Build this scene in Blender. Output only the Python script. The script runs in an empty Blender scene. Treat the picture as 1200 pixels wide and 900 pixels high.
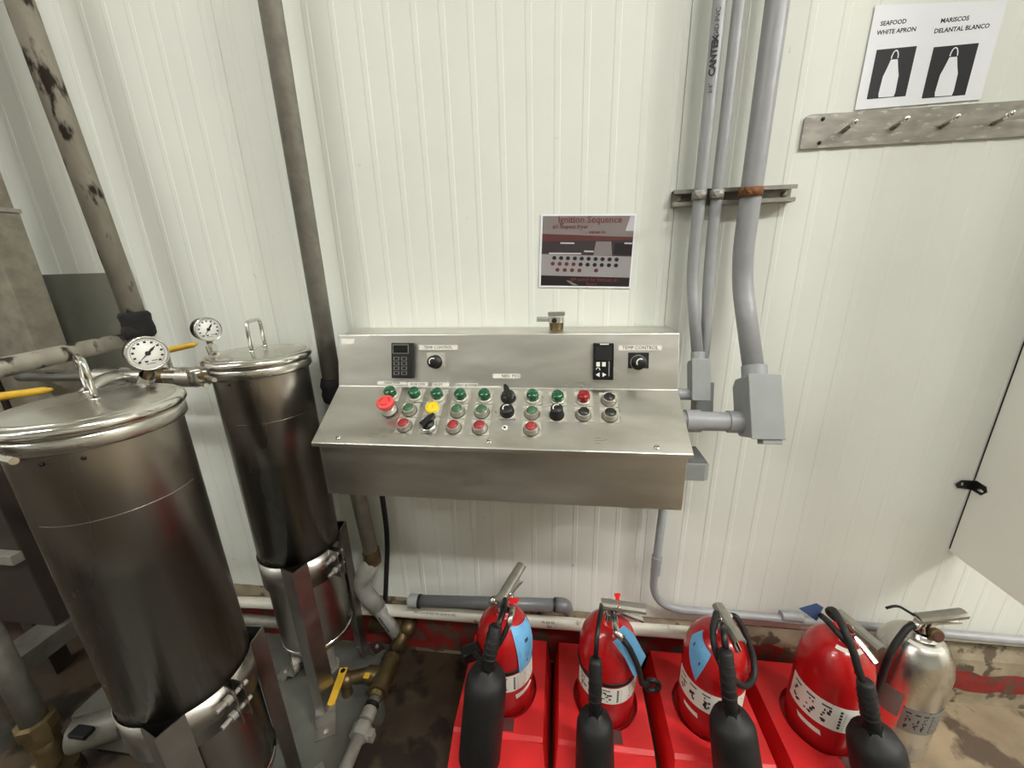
import bpy, bmesh, math, random
from mathutils import Vector, Matrix
random.seed(7)
sc = bpy.context.scene
COL = sc.collection

# ------------------------------------------------------------------ camera
F_PX = 456.0
CAM = Vector((0.0, -1.25, 1.60))
# columns: world direction of image right / image down / view
R_ = Vector((0.99251, 0.11947, -0.02551))
D_ = Vector((0.01053, -0.29169, -0.95646))
V_ = Vector((-0.12171, 0.94902, -0.29076))
cd = bpy.data.cameras.new('camera')
cd.sensor_fit = 'HORIZONTAL'; cd.sensor_width = 36.0
cd.lens = 36.0 * F_PX / 1200.0
cd.clip_start = 0.02
cam = bpy.data.objects.new('camera', cd); COL.objects.link(cam)
m = Matrix((( R_.x, -D_.x, -V_.x, CAM.x), (R_.y, -D_.y, -V_.y, CAM.y), (R_.z, -D_.z, -V_.z, CAM.z), (0, 0, 0, 1)))
cam.matrix_world = m
sc.camera = cam

# ------------------------------------------------------------------ world, exposure
w = bpy.data.worlds.new('world'); sc.world = w; w.use_nodes = True
w.node_tree.nodes['Background'].inputs[0].default_value = (0.9, 0.95, 1.0, 1)
w.node_tree.nodes['Background'].inputs[1].default_value = 0.02
sc.view_settings.view_transform = 'Standard'
sc.view_settings.look = 'None'
sc.view_settings.gamma = 1.0
sc.view_settings.use_curve_mapping = False
sc.view_settings.exposure = -0.22
# ceiling fixtures, the last an added unseen fill light: (x, y, z, strength)
LAMPS = [(-2.7, -3.0, 5.0, 46.0), (1.9, -3.0, 5.0, 112.0), (5.2, -2.6, 5.0, 270.0), (-5.2, -4.6, 5.0, 108.0)]

# ------------------------------------------------------------------ pixel -> world helpers (1200 x 900 frame)
def ray(x, y):
    return R_ * (x - 600.0) + D_ * (y - 450.0) + V_ * F_PX
def P(x, y, Y):
    r = ray(x, y); return CAM + r * ((Y - CAM.y) / r.y)
def PZ(x, y, Z):
    r = ray(x, y); return CAM + r * ((Z - CAM.z) / r.z)
def PP(x, y, o, n):
    r = ray(x, y); return CAM + r * ((o - CAM).dot(n) / r.dot(n))

# ------------------------------------------------------------------ materials
def lin(c):
    c = c / 255.0
    return c / 12.92 if c <= 0.04045 else ((c + 0.055) / 1.055) ** 2.4
def rgb(r, g, b): return (lin(r), lin(g), lin(b), 1.0)
MATS = {}
def mat(name, col, rough=0.5, metal=0.0, var=0.0, vscale=20.0, bump=0.0, bscale=80.0, stretch=(1, 1, 1), col2=None, thresh=None, tscale=12.0, coat=0.0, emit=0.0, rvar=0.0, spec=None):
    ma = bpy.data.materials.new(name); ma.use_nodes = True
    nt = ma.node_tree; N = nt.nodes; L = nt.links
    b = N['Principled BSDF']
    b.inputs['Roughness'].default_value = rough
    b.inputs['Metallic'].default_value = metal
    b.inputs['Base Color'].default_value = col
    if coat: b.inputs['Coat Weight'].default_value = coat
    if spec is not None: b.inputs['Specular IOR Level'].default_value = spec
    if emit:
        b.inputs['Emission Color'].default_value = col
        b.inputs['Emission Strength'].default_value = emit
    tc = N.new('ShaderNodeTexCoord'); mp = N.new('ShaderNodeMapping')
    mp.inputs['Scale'].default_value = stretch
    L.new(tc.outputs['Object'], mp.inputs['Vector'])
    def noise(s, d=4):
        n = N.new('ShaderNodeTexNoise'); n.inputs['Scale'].default_value = s; n.inputs['Detail'].default_value = d
        L.new(mp.outputs['Vector'], n.inputs['Vector']); return n
    out = None
    if var:
        n = noise(vscale)
        mr = N.new('ShaderNodeMapRange'); mr.inputs['From Min'].default_value = 0.3; mr.inputs['From Max'].default_value = 0.7
        mr.inputs['To Min'].default_value = 1.0 - var; mr.inputs['To Max'].default_value = 1.0 + var
        L.new(n.outputs['Fac'], mr.inputs['Value'])
        mx = N.new('ShaderNodeVectorMath'); mx.operation = 'SCALE'
        mx.inputs[0].default_value = col[:3]; L.new(mr.outputs['Result'], mx.inputs['Scale'])
        out = mx.outputs['Vector']
    if col2 is not None:
        n2 = noise(tscale, 8)
        cr = N.new('ShaderNodeMapRange'); cr.inputs['From Min'].default_value = thresh - 0.03; cr.inputs['From Max'].default_value = thresh + 0.03
        L.new(n2.outputs['Fac'], cr.inputs['Value'])
        mi = N.new('ShaderNodeMix'); mi.data_type = 'RGBA'
        L.new(cr.outputs['Result'], mi.inputs['Factor'])
        if out: L.new(out, mi.inputs['A'])
        else: mi.inputs['A'].default_value = col
        mi.inputs['B'].default_value = col2
        out = mi.outputs['Result']
    if out: L.new(out, b.inputs['Base Color'])
    if rvar:
        n3 = noise(vscale * 0.6)
        m3 = N.new('ShaderNodeMapRange'); m3.inputs['From Min'].default_value = 0.3; m3.inputs['From Max'].default_value = 0.7
        m3.inputs['To Min'].default_value = max(0.03, rough - rvar); m3.inputs['To Max'].default_value = rough + rvar
        L.new(n3.outputs['Fac'], m3.inputs['Value']); L.new(m3.outputs['Result'], b.inputs['Roughness'])
    if bump:
        n4 = noise(bscale)
        bp = N.new('ShaderNodeBump'); bp.inputs['Strength'].default_value = bump; bp.inputs['Distance'].default_value = 0.004
        L.new(n4.outputs['Fac'], bp.inputs['Height']); L.new(bp.outputs['Normal'], b.inputs['Normal'])
    MATS[name] = ma
    return ma

mat('wall_white', rgb(222, 224, 215), 0.62, var=0.03, vscale=3, bump=0.03, bscale=160, col2=rgb(188, 184, 168), thresh=0.74, tscale=26)
mat('room_wall', rgb(226, 226, 218), 0.6)
mat('room_ceiling', rgb(230, 230, 224), 0.7)
mat('panel_white', rgb(241, 241, 232), 0.4, var=0.02, vscale=4)
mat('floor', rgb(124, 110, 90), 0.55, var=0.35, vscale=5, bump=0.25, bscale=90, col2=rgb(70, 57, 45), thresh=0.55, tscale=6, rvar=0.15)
mat('curb_concrete', rgb(140, 128, 106), 0.8, var=0.3, vscale=14, bump=0.35, bscale=60, col2=rgb(86, 74, 58), thresh=0.57, tscale=18)
mat('curb_red', rgb(126, 30, 26), 0.6, var=0.25, vscale=16, bump=0.3, bscale=60, col2=rgb(84, 66, 54), thresh=0.55, tscale=24)
mat('steel', (0.60, 0.585, 0.54, 1), 0.30, 1.0, var=0.10, vscale=9, stretch=(1, 1, 6), bump=0.03, bscale=240, rvar=0.10)
mat('steel_console', (0.66, 0.645, 0.595, 1), 0.36, 1.0, var=0.10, vscale=5, stretch=(1, 4, 4), bump=0.03, bscale=120, rvar=0.10)
mat('steel_tank', (0.33, 0.31, 0.28, 1), 0.30, 1.0, var=0.14, vscale=4, stretch=(1, 1, 0.35), bump=0.02, bscale=150, rvar=0.08)
mat('steel_lid', (0.62, 0.60, 0.55, 1), 0.26, 1.0, var=0.08, vscale=10, rvar=0.08)
mat('chrome', (0.75, 0.74, 0.70, 1), 0.14, 1.0)
mat('steel_scratched', (0.50, 0.475, 0.44, 1), 0.33, 1.0, var=0.22, vscale=18, stretch=(1, 1, 3), bump=0.05, bscale=90, col2=(0.72, 0.70, 0.66, 1), thresh=0.63, tscale=34)
mat('galvanized', rgb(150, 147, 138), 0.5, 0.4, var=0.16, vscale=30, bump=0.06, bscale=120)
mat('galvanized_grimy', rgb(160, 154, 141), 0.55, 0.25, var=0.2, vscale=22, bump=0.1, bscale=90, stretch=(1, 1, 0.35), col2=rgb(48, 42, 34), thresh=0.59, tscale=24)
mat('post_zinc', rgb(134, 128, 114), 0.6, 0.3, var=0.22, vscale=26, bump=0.1, bscale=70)
mat('pvc_grey', rgb(148, 149, 150), 0.4, var=0.06, vscale=20)
mat('pvc_grey_box', rgb(140, 143, 141), 0.45, var=0.05, vscale=24)
mat('pvc_dark', rgb(104, 106, 106), 0.35, var=0.1, vscale=18)
mat('pvc_white', rgb(214, 210, 196), 0.35, var=0.06, vscale=14, col2=rgb(150, 138, 116), thresh=0.68, tscale=20)
mat('brass_old', rgb(104, 88, 60), 0.4, 0.75, var=0.3, vscale=24, bump=0.1, bscale=70)
mat('rust', rgb(112, 70, 38), 0.75, 0.1, var=0.35, vscale=60, bump=0.3, bscale=120)
mat('black', rgb(16, 16, 16), 0.45)
mat('galvanized_dark', rgb(104, 101, 93), 0.55, 0.35, var=0.2, vscale=24, bump=0.08, bscale=100)
mat('steel_leg', (0.38, 0.36, 0.33, 1), 0.36, 1.0, var=0.14, vscale=12, rvar=0.1)
mat('handle_grey', rgb(142, 139, 128), 0.5, 0.5, var=0.1, vscale=40)
mat('pvc_mid', rgb(126, 124, 118), 0.45, var=0.15, vscale=20)
mat('black_matte', rgb(19, 19, 19), 0.6, var=0.2, vscale=12, bump=0.1, bscale=60)
mat('black_gloss', rgb(9, 9, 10), 0.25)
mat('rubber_grimy', rgb(13, 12, 11), 0.8, bump=0.7, bscale=70)
mat('red_paint', rgb(176, 22, 24), 0.24, var=0.06, vscale=8, coat=0.3)
mat('red_plastic', rgb(226, 44, 46), 0.42, var=0.08, vscale=10)
mat('red_seal', rgb(228, 28, 30), 0.35)
mat('estop_red', rgb(226, 74, 72), 0.35)
mat('green_lens', rgb(22, 84, 52), 0.18, coat=0.5)
mat('red_lens', rgb(140, 22, 26), 0.18, coat=0.5)
mat('green_cap', rgb(66, 104, 72), 0.4)
mat('red_cap', rgb(152, 46, 46), 0.4)
mat('yellow_cap', rgb(232, 200, 36), 0.35)
mat('black_cap', rgb(36, 36, 32), 0.4)
mat('yellow_lever', rgb(206, 164, 44), 0.45, var=0.12, vscale=40)
mat('paper', rgb(232, 234, 238), 0.6)
mat('label_white', rgb(226, 224, 212), 0.5)
mat('bezel_grey', rgb(166, 163, 150), 0.35, 0.5)
mat('legend_silver', rgb(196, 193, 180), 0.35, 0.3)
mat('ink', rgb(24, 24, 28), 0.6)
mat('ink_grey', rgb(120, 118, 112), 0.6)
mat('tag_blue', rgb(112, 178, 222), 0.5, var=0.04, vscale=40)
mat('tag_dark_blue', rgb(54, 72, 108), 0.5)
mat('gauge_face', rgb(232, 232, 226), 0.4)
mat('flat_grey', rgb(112, 112, 100), 0.6, var=0.06, vscale=20)
mat('dark_cabinet', rgb(48, 39, 33), 0.6, var=0.2, vscale=8)
mat('skid_grey', rgb(104, 104, 96), 0.5, 0.3, var=0.18, vscale=10, bump=0.08, bscale=60)
mat('lamp_white', rgb(235, 235, 230), 0.5)
mat('print_grey', rgb(128, 120, 118), 0.35)
mat('print_light', rgb(150, 146, 146), 0.35)
mat('print_dark', rgb(58, 50, 52), 0.35)
mat('print_black', rgb(34, 28, 30), 0.35)
mat('print_red', rgb(112, 54, 52), 0.35)
mat('print_maroon', rgb(92, 52, 50), 0.35)
mat('print_glare', rgb(190, 186, 190), 0.35)

# ------------------------------------------------------------------ mesh builder
class MB:
    def __init__(s): s.v = []; s.f = []; s.sm = []
    def add(s, vs, fs, smooth=False):
        o = len(s.v); s.v += [Vector(v) for v in vs]
        s.f += [tuple(i + o for i in f) for f in fs]; s.sm += [smooth] * len(fs)
        return s
    def box(s, lo, hi, M=None, bev=0.0):
        x0, y0, z0 = lo; x1, y1, z1 = hi
        if bev:
            bm = bmesh.new(); bmesh.ops.create_cube(bm, size=1.0)
            for v in bm.verts:
                v.co = Vector(((x0 + x1) / 2 + v.co.x * (x1 - x0), (y0 + y1) / 2 + v.co.y * (y1 - y0), (z0 + z1) / 2 + v.co.z * (z1 - z0)))
            bmesh.ops.bevel(bm, geom=bm.edges[:], offset=bev, segments=2, affect='EDGES', profile=0.6)
            bm.verts.ensure_lookup_table()
            vs = [v.co.copy() for v in bm.verts]; fs = [tuple(v.index for v in f.verts) for f in bm.faces]; bm.free()
        else:
            vs = [Vector(p) for p in ((x0, y0, z0), (x1, y0, z0), (x1, y1, z0), (x0, y1, z0), (x0, y0, z1), (x1, y0, z1), (x1, y1, z1), (x0, y1, z1))]
            fs = [(0, 3, 2, 1), (4, 5, 6, 7), (0, 1, 5, 4), (1, 2, 6, 5), (2, 3, 7, 6), (3, 0, 4, 7)]
        if M is not None: vs = [M @ v for v in vs]
        return s.add(vs, fs)
    def prism(s, pts, axis_vec, smooth=False):
        n = len(pts); a = [Vector(p) for p in pts]; ax = Vector(axis_vec)
        vs = a + [p + ax for p in a]
        fs = [tuple(range(n - 1, -1, -1)), tuple(range(n, 2 * n))] + [(i, (i + 1) % n, n + (i + 1) % n, n + i) for i in range(n)]
        return s.add(vs, fs, smooth)
    def lathe(s, prof, M=None, n=32, a0=0.0, a1=None, smooth=True):
        """prof: (r, z); full turn unless a1 is given"""
        full = a1 is None
        k = n if full else n + 1
        vs = []; rows = []
        for (r, z) in prof:
            if r < 1e-6 and full:
                rows.append([len(vs)]); vs.append(Vector((0, 0, z)))
            else:
                row = []
                for i in range(k):
                    t = a0 + (2 * math.pi if full else (a1 - a0)) * i / n
                    row.append(len(vs)); vs.append(Vector((r * math.cos(t), r * math.sin(t), z)))
                rows.append(row)
        fs = []
        for a, b in zip(rows[:-1], rows[1:]):
            for i in range(n):
                j = (i + 1) % k
                if len(a) == 1 and len(b) == 1: continue
                if len(a) == 1: fs.append((a[0], b[j], b[i]))
                elif len(b) == 1: fs.append((a[i], a[j], b[0]))
                else: fs.append((a[i], a[j], b[j], b[i]))
        if M is not None: vs = [M @ v for v in vs]
        return s.add(vs, fs, smooth)
    def cyl(s, a, b, r, r2=None, n=20, cap=True):
        a = Vector(a); b = Vector(b); h = (b - a).length
        r2 = r if r2 is None else r2
        M = frame(a, b - a)
        pr = [(r, 0), (r2, h)]
        s.lathe(pr, M, n)
        if cap:
            s.lathe([(0, 0), (r, 0)], M, n, smooth=False); s.lathe([(r2, h), (0, h)], M, n, smooth=False)
        return s
    def tube(s, pts, r, n=14, cap=True):
        pts = [Vector(p) for p in pts]
        k = len(pts); rr = r if isinstance(r, (list, tuple)) else [r] * k
        t0 = (pts[1] - pts[0]).normalized()
        u = t0.orthogonal().normalized(); vs = []
        prev = t0
        for i, p in enumerate(pts):
            t = (pts[min(i + 1, k - 1)] - pts[max(i - 1, 0)]).normalized()
            q = prev.rotation_difference(t); u = q @ u; u = (u - t * u.dot(t)).normalized(); prev = t
            w2 = t.cross(u)
            for j in range(n):
                a = 2 * math.pi * j / n
                vs.append(p + (u * math.cos(a) + w2 * math.sin(a)) * rr[i])
        fs = []
        for i in range(k - 1):
            for j in range(n):
                j2 = (j + 1) % n
                fs.append((i * n + j, i * n + j2, (i + 1) * n + j2, (i + 1) * n + j))
        s.add(vs, fs, True)
        if cap:
            o = len(s.v) - len(vs)
            s.f += [tuple(o + j for j in range(n - 1, -1, -1)), tuple(o + (k - 1) * n + j for j in range(n))]; s.sm += [False, False]
        return s
    def sphere(s, c, r, sc3=(1, 1, 1), n=16):
        pr = [(math.sin(math.pi * i / 10) * r, -math.cos(math.pi * i / 10) * r) for i in range(11)]
        pr[0] = (0, -r); pr[-1] = (0, r)
        M = Matrix.Translation(Vector(c)) @ Matrix.Diagonal((*sc3, 1))
        return s.lathe(pr, M, n)
    def plate(s, pts, t):
        """pts: grid [row][col] of (pos, normal); thickness t"""
        R = len(pts); C = len(pts[0]); vs = []
        for row in pts:
            for p, nn in row: vs.append(p)
        for row in pts:
            for p, nn in row: vs.append(p + nn * t)
        o = R * C; fs = []
        for i in range(R - 1):
            for j in range(C - 1):
                a, b, c, d = i * C + j, i * C + j + 1, (i + 1) * C + j + 1, (i + 1) * C + j
                fs += [(d, c, b, a), (a + o, b + o, c + o, d + o)]
        for i in range(R - 1):
            for j in (0, C - 1):
                a, d = i * C + j, (i + 1) * C + j; fs.append((a, d, d + o, a + o))
        for j in range(C - 1):
            for i in (0, R - 1):
                a, b = i * C + j, i * C + j + 1; fs.append((b, a, a + o, b + o))
        return s.add(vs, fs)
    def mesh(s, name, off=None):
        me = bpy.data.meshes.new(name)
        vs = s.v if off is None else [v - off for v in s.v]
        me.from_pydata([tuple(v) for v in vs], [], s.f)
        me.polygons.foreach_set('use_smooth', s.sm)
        bm = bmesh.new(); bm.from_mesh(me); bmesh.ops.recalc_face_normals(bm, faces=bm.faces[:]); bm.to_mesh(me); bm.free()
        me.update(); return me

def frame(o, z, x=None):
    z = Vector(z).normalized()
    x = Vector(x) if x is not None else z.orthogonal()
    x = (x - z * x.dot(z)).normalized(); y = z.cross(x)
    M = Matrix((x, y, z)).transposed().to_4x4(); M.translation = Vector(o); return M
def fillet(pts, r, k=6):
    pts = [Vector(p) for p in pts]; out = [pts[0]]
    for a, b, c in zip(pts[:-2], pts[1:-1], pts[2:]):
        d1 = (a - b).normalized(); d2 = (c - b).normalized()
        rr = min(r, (a - b).length * 0.48, (c - b).length * 0.48)
        p, q = b + d1 * rr, b + d2 * rr
        for i in range(k + 1):
            t = i / k; out.append(p * (1 - t) ** 2 + b * 2 * t * (1 - t) + q * t * t)
    out.append(pts[-1]); return out

def root_loc(o):
    v = Vector((0, 0, 0))
    while o is not None: v = v + o.location; o = o.parent
    return v
def thing(name, label, cat, loc=(0, 0, 0), group=None):
    o = bpy.data.objects.new(name, None); COL.objects.link(o); o.empty_display_size = 0.05
    o.location = loc; o['label'] = label; o['category'] = cat
    if group: o['group'] = group
    return o
def obj(name, mb, ma, parent=None, label=None, origin=None):
    """mesh given in world coordinates"""
    off = root_loc(parent) if parent else (Vector(origin) if origin is not None else Vector((0, 0, 0)))
    o = bpy.data.objects.new(name, mb.mesh(name, off)); COL.objects.link(o)
    o.data.materials.append(MATS[ma])
    if parent: o.parent = parent
    elif origin is not None: o.location = origin
    if label: o['label'] = label
    return o
def tag(o, label, cat, group=None):
    o['label'] = label; o['category'] = cat
    if group: o['group'] = group
    return o
def struct(o): o['kind'] = 'structure'; return o
def text(body, size, M, ma, parent, name='lettering', align='CENTER', bold=0.0, xs=1.0):
    cu = bpy.data.curves.new(name, 'FONT'); cu.body = body; cu.size = size; cu.align_x = align; cu.align_y = 'CENTER'; cu.offset = bold; cu.resolution_u = 2
    cu.extrude = 0.00012
    t = bpy.data.objects.new(name, cu); COL.objects.link(t)
    bpy.context.view_layer.update()
    me = bpy.data.meshes.new_from_object(t.evaluated_get(bpy.context.evaluated_depsgraph_get()))
    bpy.data.objects.remove(t); bpy.data.curves.remove(cu)
    me.name = name
    off = root_loc(parent)
    S = Matrix.Diagonal((xs, 1, 1, 1))
    me.transform(Matrix.Translation(-off) @ M @ S)
    o = bpy.data.objects.new(name, me); COL.objects.link(o); me.materials.clear(); me.materials.append(MATS[ma]); o.parent = parent
    return o
def quad(pts, n, t=0.0004):
    mb = MB(); n = Vector(n).normalized(); mb.prism([Vector(p) for p in pts], n * t); return mb

# ================================================================== SETTING
PITCH = 0.0772; X0 = -0.005
def wall_profile(xa, xb):
    pts = [(xa, 0.0)]
    k = math.ceil((xa - X0 + 0.03) / PITCH)
    while X0 + k * PITCH < xb - 0.01:
        x = X0 + k * PITCH
        pts += [(x - 0.0190, 0.0), (x - 0.0160, -0.00095), (x - 0.0026, -0.00095), (x, 0.0)]
        k += 1
    pts.append((xb, 0.0)); return pts
def wall_strip(xa, xb, za, zb):
    pr = wall_profile(xa, xb); mb = MB(); n = len(pr)
    vs = [(x, y, za) for x, y in pr] + [(x, y, zb) for x, y in pr] + [(x, 0.06, za) for x, y in (pr[0], pr[-1])] + [(x, 0.06, zb) for x, y in (pr[0], pr[-1])]
    fs = [(i, i + 1, n + i + 1, n + i) for i in range(n - 1)]
    fs += [(2 * n, 2 * n + 1, 2 * n + 3, 2 * n + 2), (0, 2 * n, 2 * n + 2, n), (n - 1, 2 * n - 1, 2 * n + 3, 2 * n + 1)]
    fs += [tuple(range(n)) + (2 * n + 1, 2 * n), tuple(range(n, 2 * n)) + (2 * n + 3, 2 * n + 2)]
    mb.add(vs, fs); return mb
ZWB = 0.265
wb = MB(); wb.box((-7, 0.06, 0), (8, 0.12, 5.2))
wall = struct(obj('wall_back', wb, 'room_wall'))
seams = [-7.0, -3.665, -2.33, -0.985, 0.318, 1.63, 2.97, 8.0]
for a, b in zip(seams[:-1], seams[1:]):
    obj('wall_panel', wall_strip(a + 0.0008, b - 0.0008, ZWB, 5.2), 'wall_white', wall)
cb = MB()
cb.prism([(-7, 0.06, 0), (-7, -0.022, 0), (-7, -0.021, 0.15), (-7, -0.018, 0.205), (-7, 0.0, 0.262), (-7, 0.06, 0.262)], (15, 0, 0))
curb = obj('curb', cb, 'curb_concrete', wall)
rs = MB()
# painted red stripe with an uneven chipped upper edge
prev = None; N = 260; vs = []; fs = []
for i in range(N + 1):
    x = -4.5 + 9.0 * i / N
    base = 0.158 + 0.012 * math.sin(x * 3.1) + random.uniform(-0.010, 0.010) + (0.045 if x < 0.9 else 0.0) * (0.5 + 0.5 * math.tanh((0.9 - x) * 3))
    bot = 0.02 if x < 0.95 else 0.066 + random.uniform(-0.010, 0.010)
    vs += [(x, -0.0235, bot), (x, -0.0215, base), (x, -0.015, bot), (x, -0.015, base)]
    if i:
        o = 4 * i; q = o - 4
        fs += [(q, o, o + 1, q + 1), (q + 1, o + 1, o + 3, q + 3), (q, q + 2, o + 2, o)]
rs.add(vs, fs)
obj('red_stripe', rs, 'curb_red', wall, 'chipped dark red paint band')
def floor_tone():
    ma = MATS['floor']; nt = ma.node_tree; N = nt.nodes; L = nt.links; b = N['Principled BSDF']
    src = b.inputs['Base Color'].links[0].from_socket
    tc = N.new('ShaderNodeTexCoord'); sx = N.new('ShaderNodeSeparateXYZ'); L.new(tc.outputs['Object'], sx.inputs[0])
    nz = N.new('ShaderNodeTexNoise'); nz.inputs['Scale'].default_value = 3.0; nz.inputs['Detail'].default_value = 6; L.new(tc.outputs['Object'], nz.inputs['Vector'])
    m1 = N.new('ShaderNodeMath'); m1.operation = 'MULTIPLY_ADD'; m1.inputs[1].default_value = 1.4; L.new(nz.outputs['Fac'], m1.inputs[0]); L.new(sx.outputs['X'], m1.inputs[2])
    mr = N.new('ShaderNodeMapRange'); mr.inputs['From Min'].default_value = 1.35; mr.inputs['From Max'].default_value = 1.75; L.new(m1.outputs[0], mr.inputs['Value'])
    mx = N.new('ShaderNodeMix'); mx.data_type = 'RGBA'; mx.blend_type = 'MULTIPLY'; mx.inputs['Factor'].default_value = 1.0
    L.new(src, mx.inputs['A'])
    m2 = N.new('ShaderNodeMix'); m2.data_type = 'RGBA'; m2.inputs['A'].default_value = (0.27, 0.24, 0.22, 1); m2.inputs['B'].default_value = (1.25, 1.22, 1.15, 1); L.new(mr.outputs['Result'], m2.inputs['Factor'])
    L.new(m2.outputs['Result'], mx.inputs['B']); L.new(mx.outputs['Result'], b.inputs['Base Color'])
floor_tone()   # base colour darker to the left, lighter to the right, noisy edge
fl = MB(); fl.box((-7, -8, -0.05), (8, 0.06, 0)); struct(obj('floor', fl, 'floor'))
ce = MB(); ce.box((-7, -8, 5.2), (8, 0.06, 5.25)); struct(obj('ceiling', ce, 'room_ceiling'))
wl = MB(); wl.box((-7.06, -8, 0), (-7, 0.06, 5.2)); struct(obj('wall_left', wl, 'room_wall'))
wr = MB(); wr.box((8, -8, 0), (8.06, 0.06, 5.2)); struct(obj('wall_right', wr, 'room_wall'))
mat('front_wall', rgb(168, 168, 162), 0.6)
wf = MB(); wf.box((-7, -8.06, 0), (8, -8, 5.2)); struct(obj('wall_front', wf, 'front_wall'))

for i, (x, y, z, s) in enumerate(LAMPS):
    t = thing('ceiling_light', ['linear ceiling light fixture over the steel tanks', 'linear ceiling light fixture over the control console', 'linear ceiling light fixture beyond the white side panel', 'linear fill light added out of view at the back of the room'][i], 'light', (x, y, z + 0.2), 'ceiling lights')
    h = MB(); h.box((x - 1.04, y - 0.15, z + 0.035), (x + 1.04, y + 0.15, z + 0.20), bev=0.01); obj('housing', h, 'lamp_white', t)
    d = MB(); d.box((x - 1.0, y - 0.11, z), (x + 1.0, y + 0.11, z + 0.034))
    mm = mat('diffuser_%d' % i, (1.0, 0.995, 0.965, 1), 0.4, emit=s)
    obj('diffuser', d, 'diffuser_%d' % i, t)

# white panel standing out from the wall at the right
pn = MB(); pn.box((1.298, -0.34, 0.65), (1.34, -0.001, 3.1), bev=0.003)
tag(obj('partition_panel', pn, 'panel_white', None, origin=(1.3, 0, 0.65)), 'smooth white partition panel standing out from the wall beside the coat hooks', 'panel')
def PXX(x, y, X):
    r = ray(x, y); return CAM + r * ((X - CAM.x) / r.x)
a = P(1137, 571, -0.012)
bk = MB()
bk.prism([P(x, y, -0.0035) for x, y in ((1119.5, 567), (1127, 562.5), (1142, 563.3), (1139.5, 573.4), (1121, 571.5))], (0, -0.003, 0))
bk.prism([PXX(x, y, 1.2975) for x, y in ((1140.5, 563.3), (1145, 563.5), (1156, 570.5), (1157, 577), (1150, 580.5), (1138.5, 573.4))], (-0.003, 0, 0))
t = thing('bracket', 'small black bent metal plate fixed over the corner seam', 'bracket', P(1137, 571, -0.0))
obj('plate', bk, 'black', t)
mb = MB(); mb.lathe([(0, 0), (0.005, 0), (0.004, 0.0015), (0, 0.002)], frame(P(1127.5, 567, -0.0067), (0, -1, 0)), 12); obj('screw', mb, 'chrome', t)
mb = MB(); mb.lathe([(0, 0), (0.005, 0), (0.004, 0.0015), (0, 0.002)], frame(PXX(1149, 574.8, 1.2943), (-1, 0, 0), (0, 1, 0)) @ Matrix.Diagonal((2.2, 1, 1, 1)), 12); obj('screw', mb, 'chrome', t)

sl = MB(); sl.box((1.2958, -0.0045, 0.66), (1.2979, -0.0024, 3.1)); tag(obj('seal_strip', sl, 'black_matte', None, origin=(1.297, 0, 0.66)), 'thin dark seal line in the corner of the white partition panel', 'seal')
# flat grey wall area and dark cabinet at the left edge
gp = MB(); gp.box((-1.90, -0.03, 0.85), (-1.5, -0.0025, 1.612)); tag(obj('wall_grey_area', gp, 'flat_grey', None, origin=(-1.7, 0, 0.85)), 'flat grey area on the wall between the square post and the grimy pipe', 'panel')
dc = thing('cabinet', 'dark brown floor cabinet at the left edge behind the post', 'cabinet', (-2.35, -0.2, 0))
mb = MB(); mb.box((-2.75, -0.30, 0.3), (-1.935, -0.03, 1.55), bev=0.006); obj('body', mb, 'dark_cabinet', dc)
mb = MB(); mb.box((-2.76, -0.335, 0.62), (-1.925, -0.301, 0.66), bev=0.004); obj('ledge', mb, 'galvanized', dc)
for x in (-2.70, -2.12):
    mb = MB(); mb.box((x - 0.03, -0.28, 0.0), (x + 0.03, -0.22, 0.30)); obj('leg', mb, 'dark_cabinet', dc)

# square post at far left
ps = thing('post', 'wide square zinc post with a horizontal joint at the left edge', 'post', (-1.81, -0.14, 0))
mb = MB(); mb.box((-1.905, -0.19, 0.006), (-1.715, -0.10, 1.80), bev=0.004); obj('lower_post', mb, 'post_zinc', ps)
mb = MB(); mb.box((-1.90, -0.185, 1.81), (-1.722, -0.105, 5.2), bev=0.004); obj('upper_post', mb, 'post_zinc', ps)
mb = MB(); mb.box((-1.909, -0.194, 1.80), (-1.711, -0.097, 1.812)); obj('joint_plate', mb, 'galvanized', ps)
mb = MB(); mb.box((-1.95, -0.22, 0.0), (-1.67, -0.07, 0.012)); obj('base_plate', mb, 'post_zinc', ps)

# ================================================================== CONSOLE
CXL, CXR = -0.676, 0.326
ZT = 1.411; YT = -0.14; YF = -0.178; ZF = 1.259; YL = -0.35; ZL = 1.149; YB = -0.332; ZB = 0.979
con = thing('control_console', 'stainless steel wall console with sloped desk of push buttons and two controllers', 'control panel', ((CXL + CXR) / 2, 0, ZB))
# upper housing + sloped lid
prof = [(-0.003, ZT), (YT, ZT), (YF, ZF), (YL, ZL), (YL, ZL - 0.012), (YL + 0.014, ZL - 0.012), (-0.003, ZL - 0.012)]
mb = MB(); mb.prism([(CXL, y, z) for y, z in prof], (CXR - CXL, 0, 0)); 
lid = obj('sloped_housing', mb, 'steel_console', con)
bv = lid.modifiers.new('bevel', 'BEVEL'); bv.width = 0.0022; bv.segments = 2; bv.limit_method = 'ANGLE'; bv.angle_limit = math.radians(12)
mb = MB(); mb.box((CXL + 0.010, YB, ZB), (CXR - 0.007, -0.003, ZL - 0.0125), bev=0.002); obj('lower_body', mb, 'steel_console', con)
UO = Vector((0, YT, ZT)); UD = Vector((0, YF - YT, ZF - ZT)).normalized(); UN = Vector((1, 0, 0)).cross(UD).normalized()
if UN.y > 0: UN = -UN
DO = Vector((0, YF, ZF)); DD = Vector((0, YL - YF, ZL - ZF)).normalized(); DN = Vector((1, 0, 0)).cross(DD).normalized()
if DN.z < 0: DN = -DN
XA = Vector((1, 0, 0))
def up(x, y): return PP(x, y, UO, UN)
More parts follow.
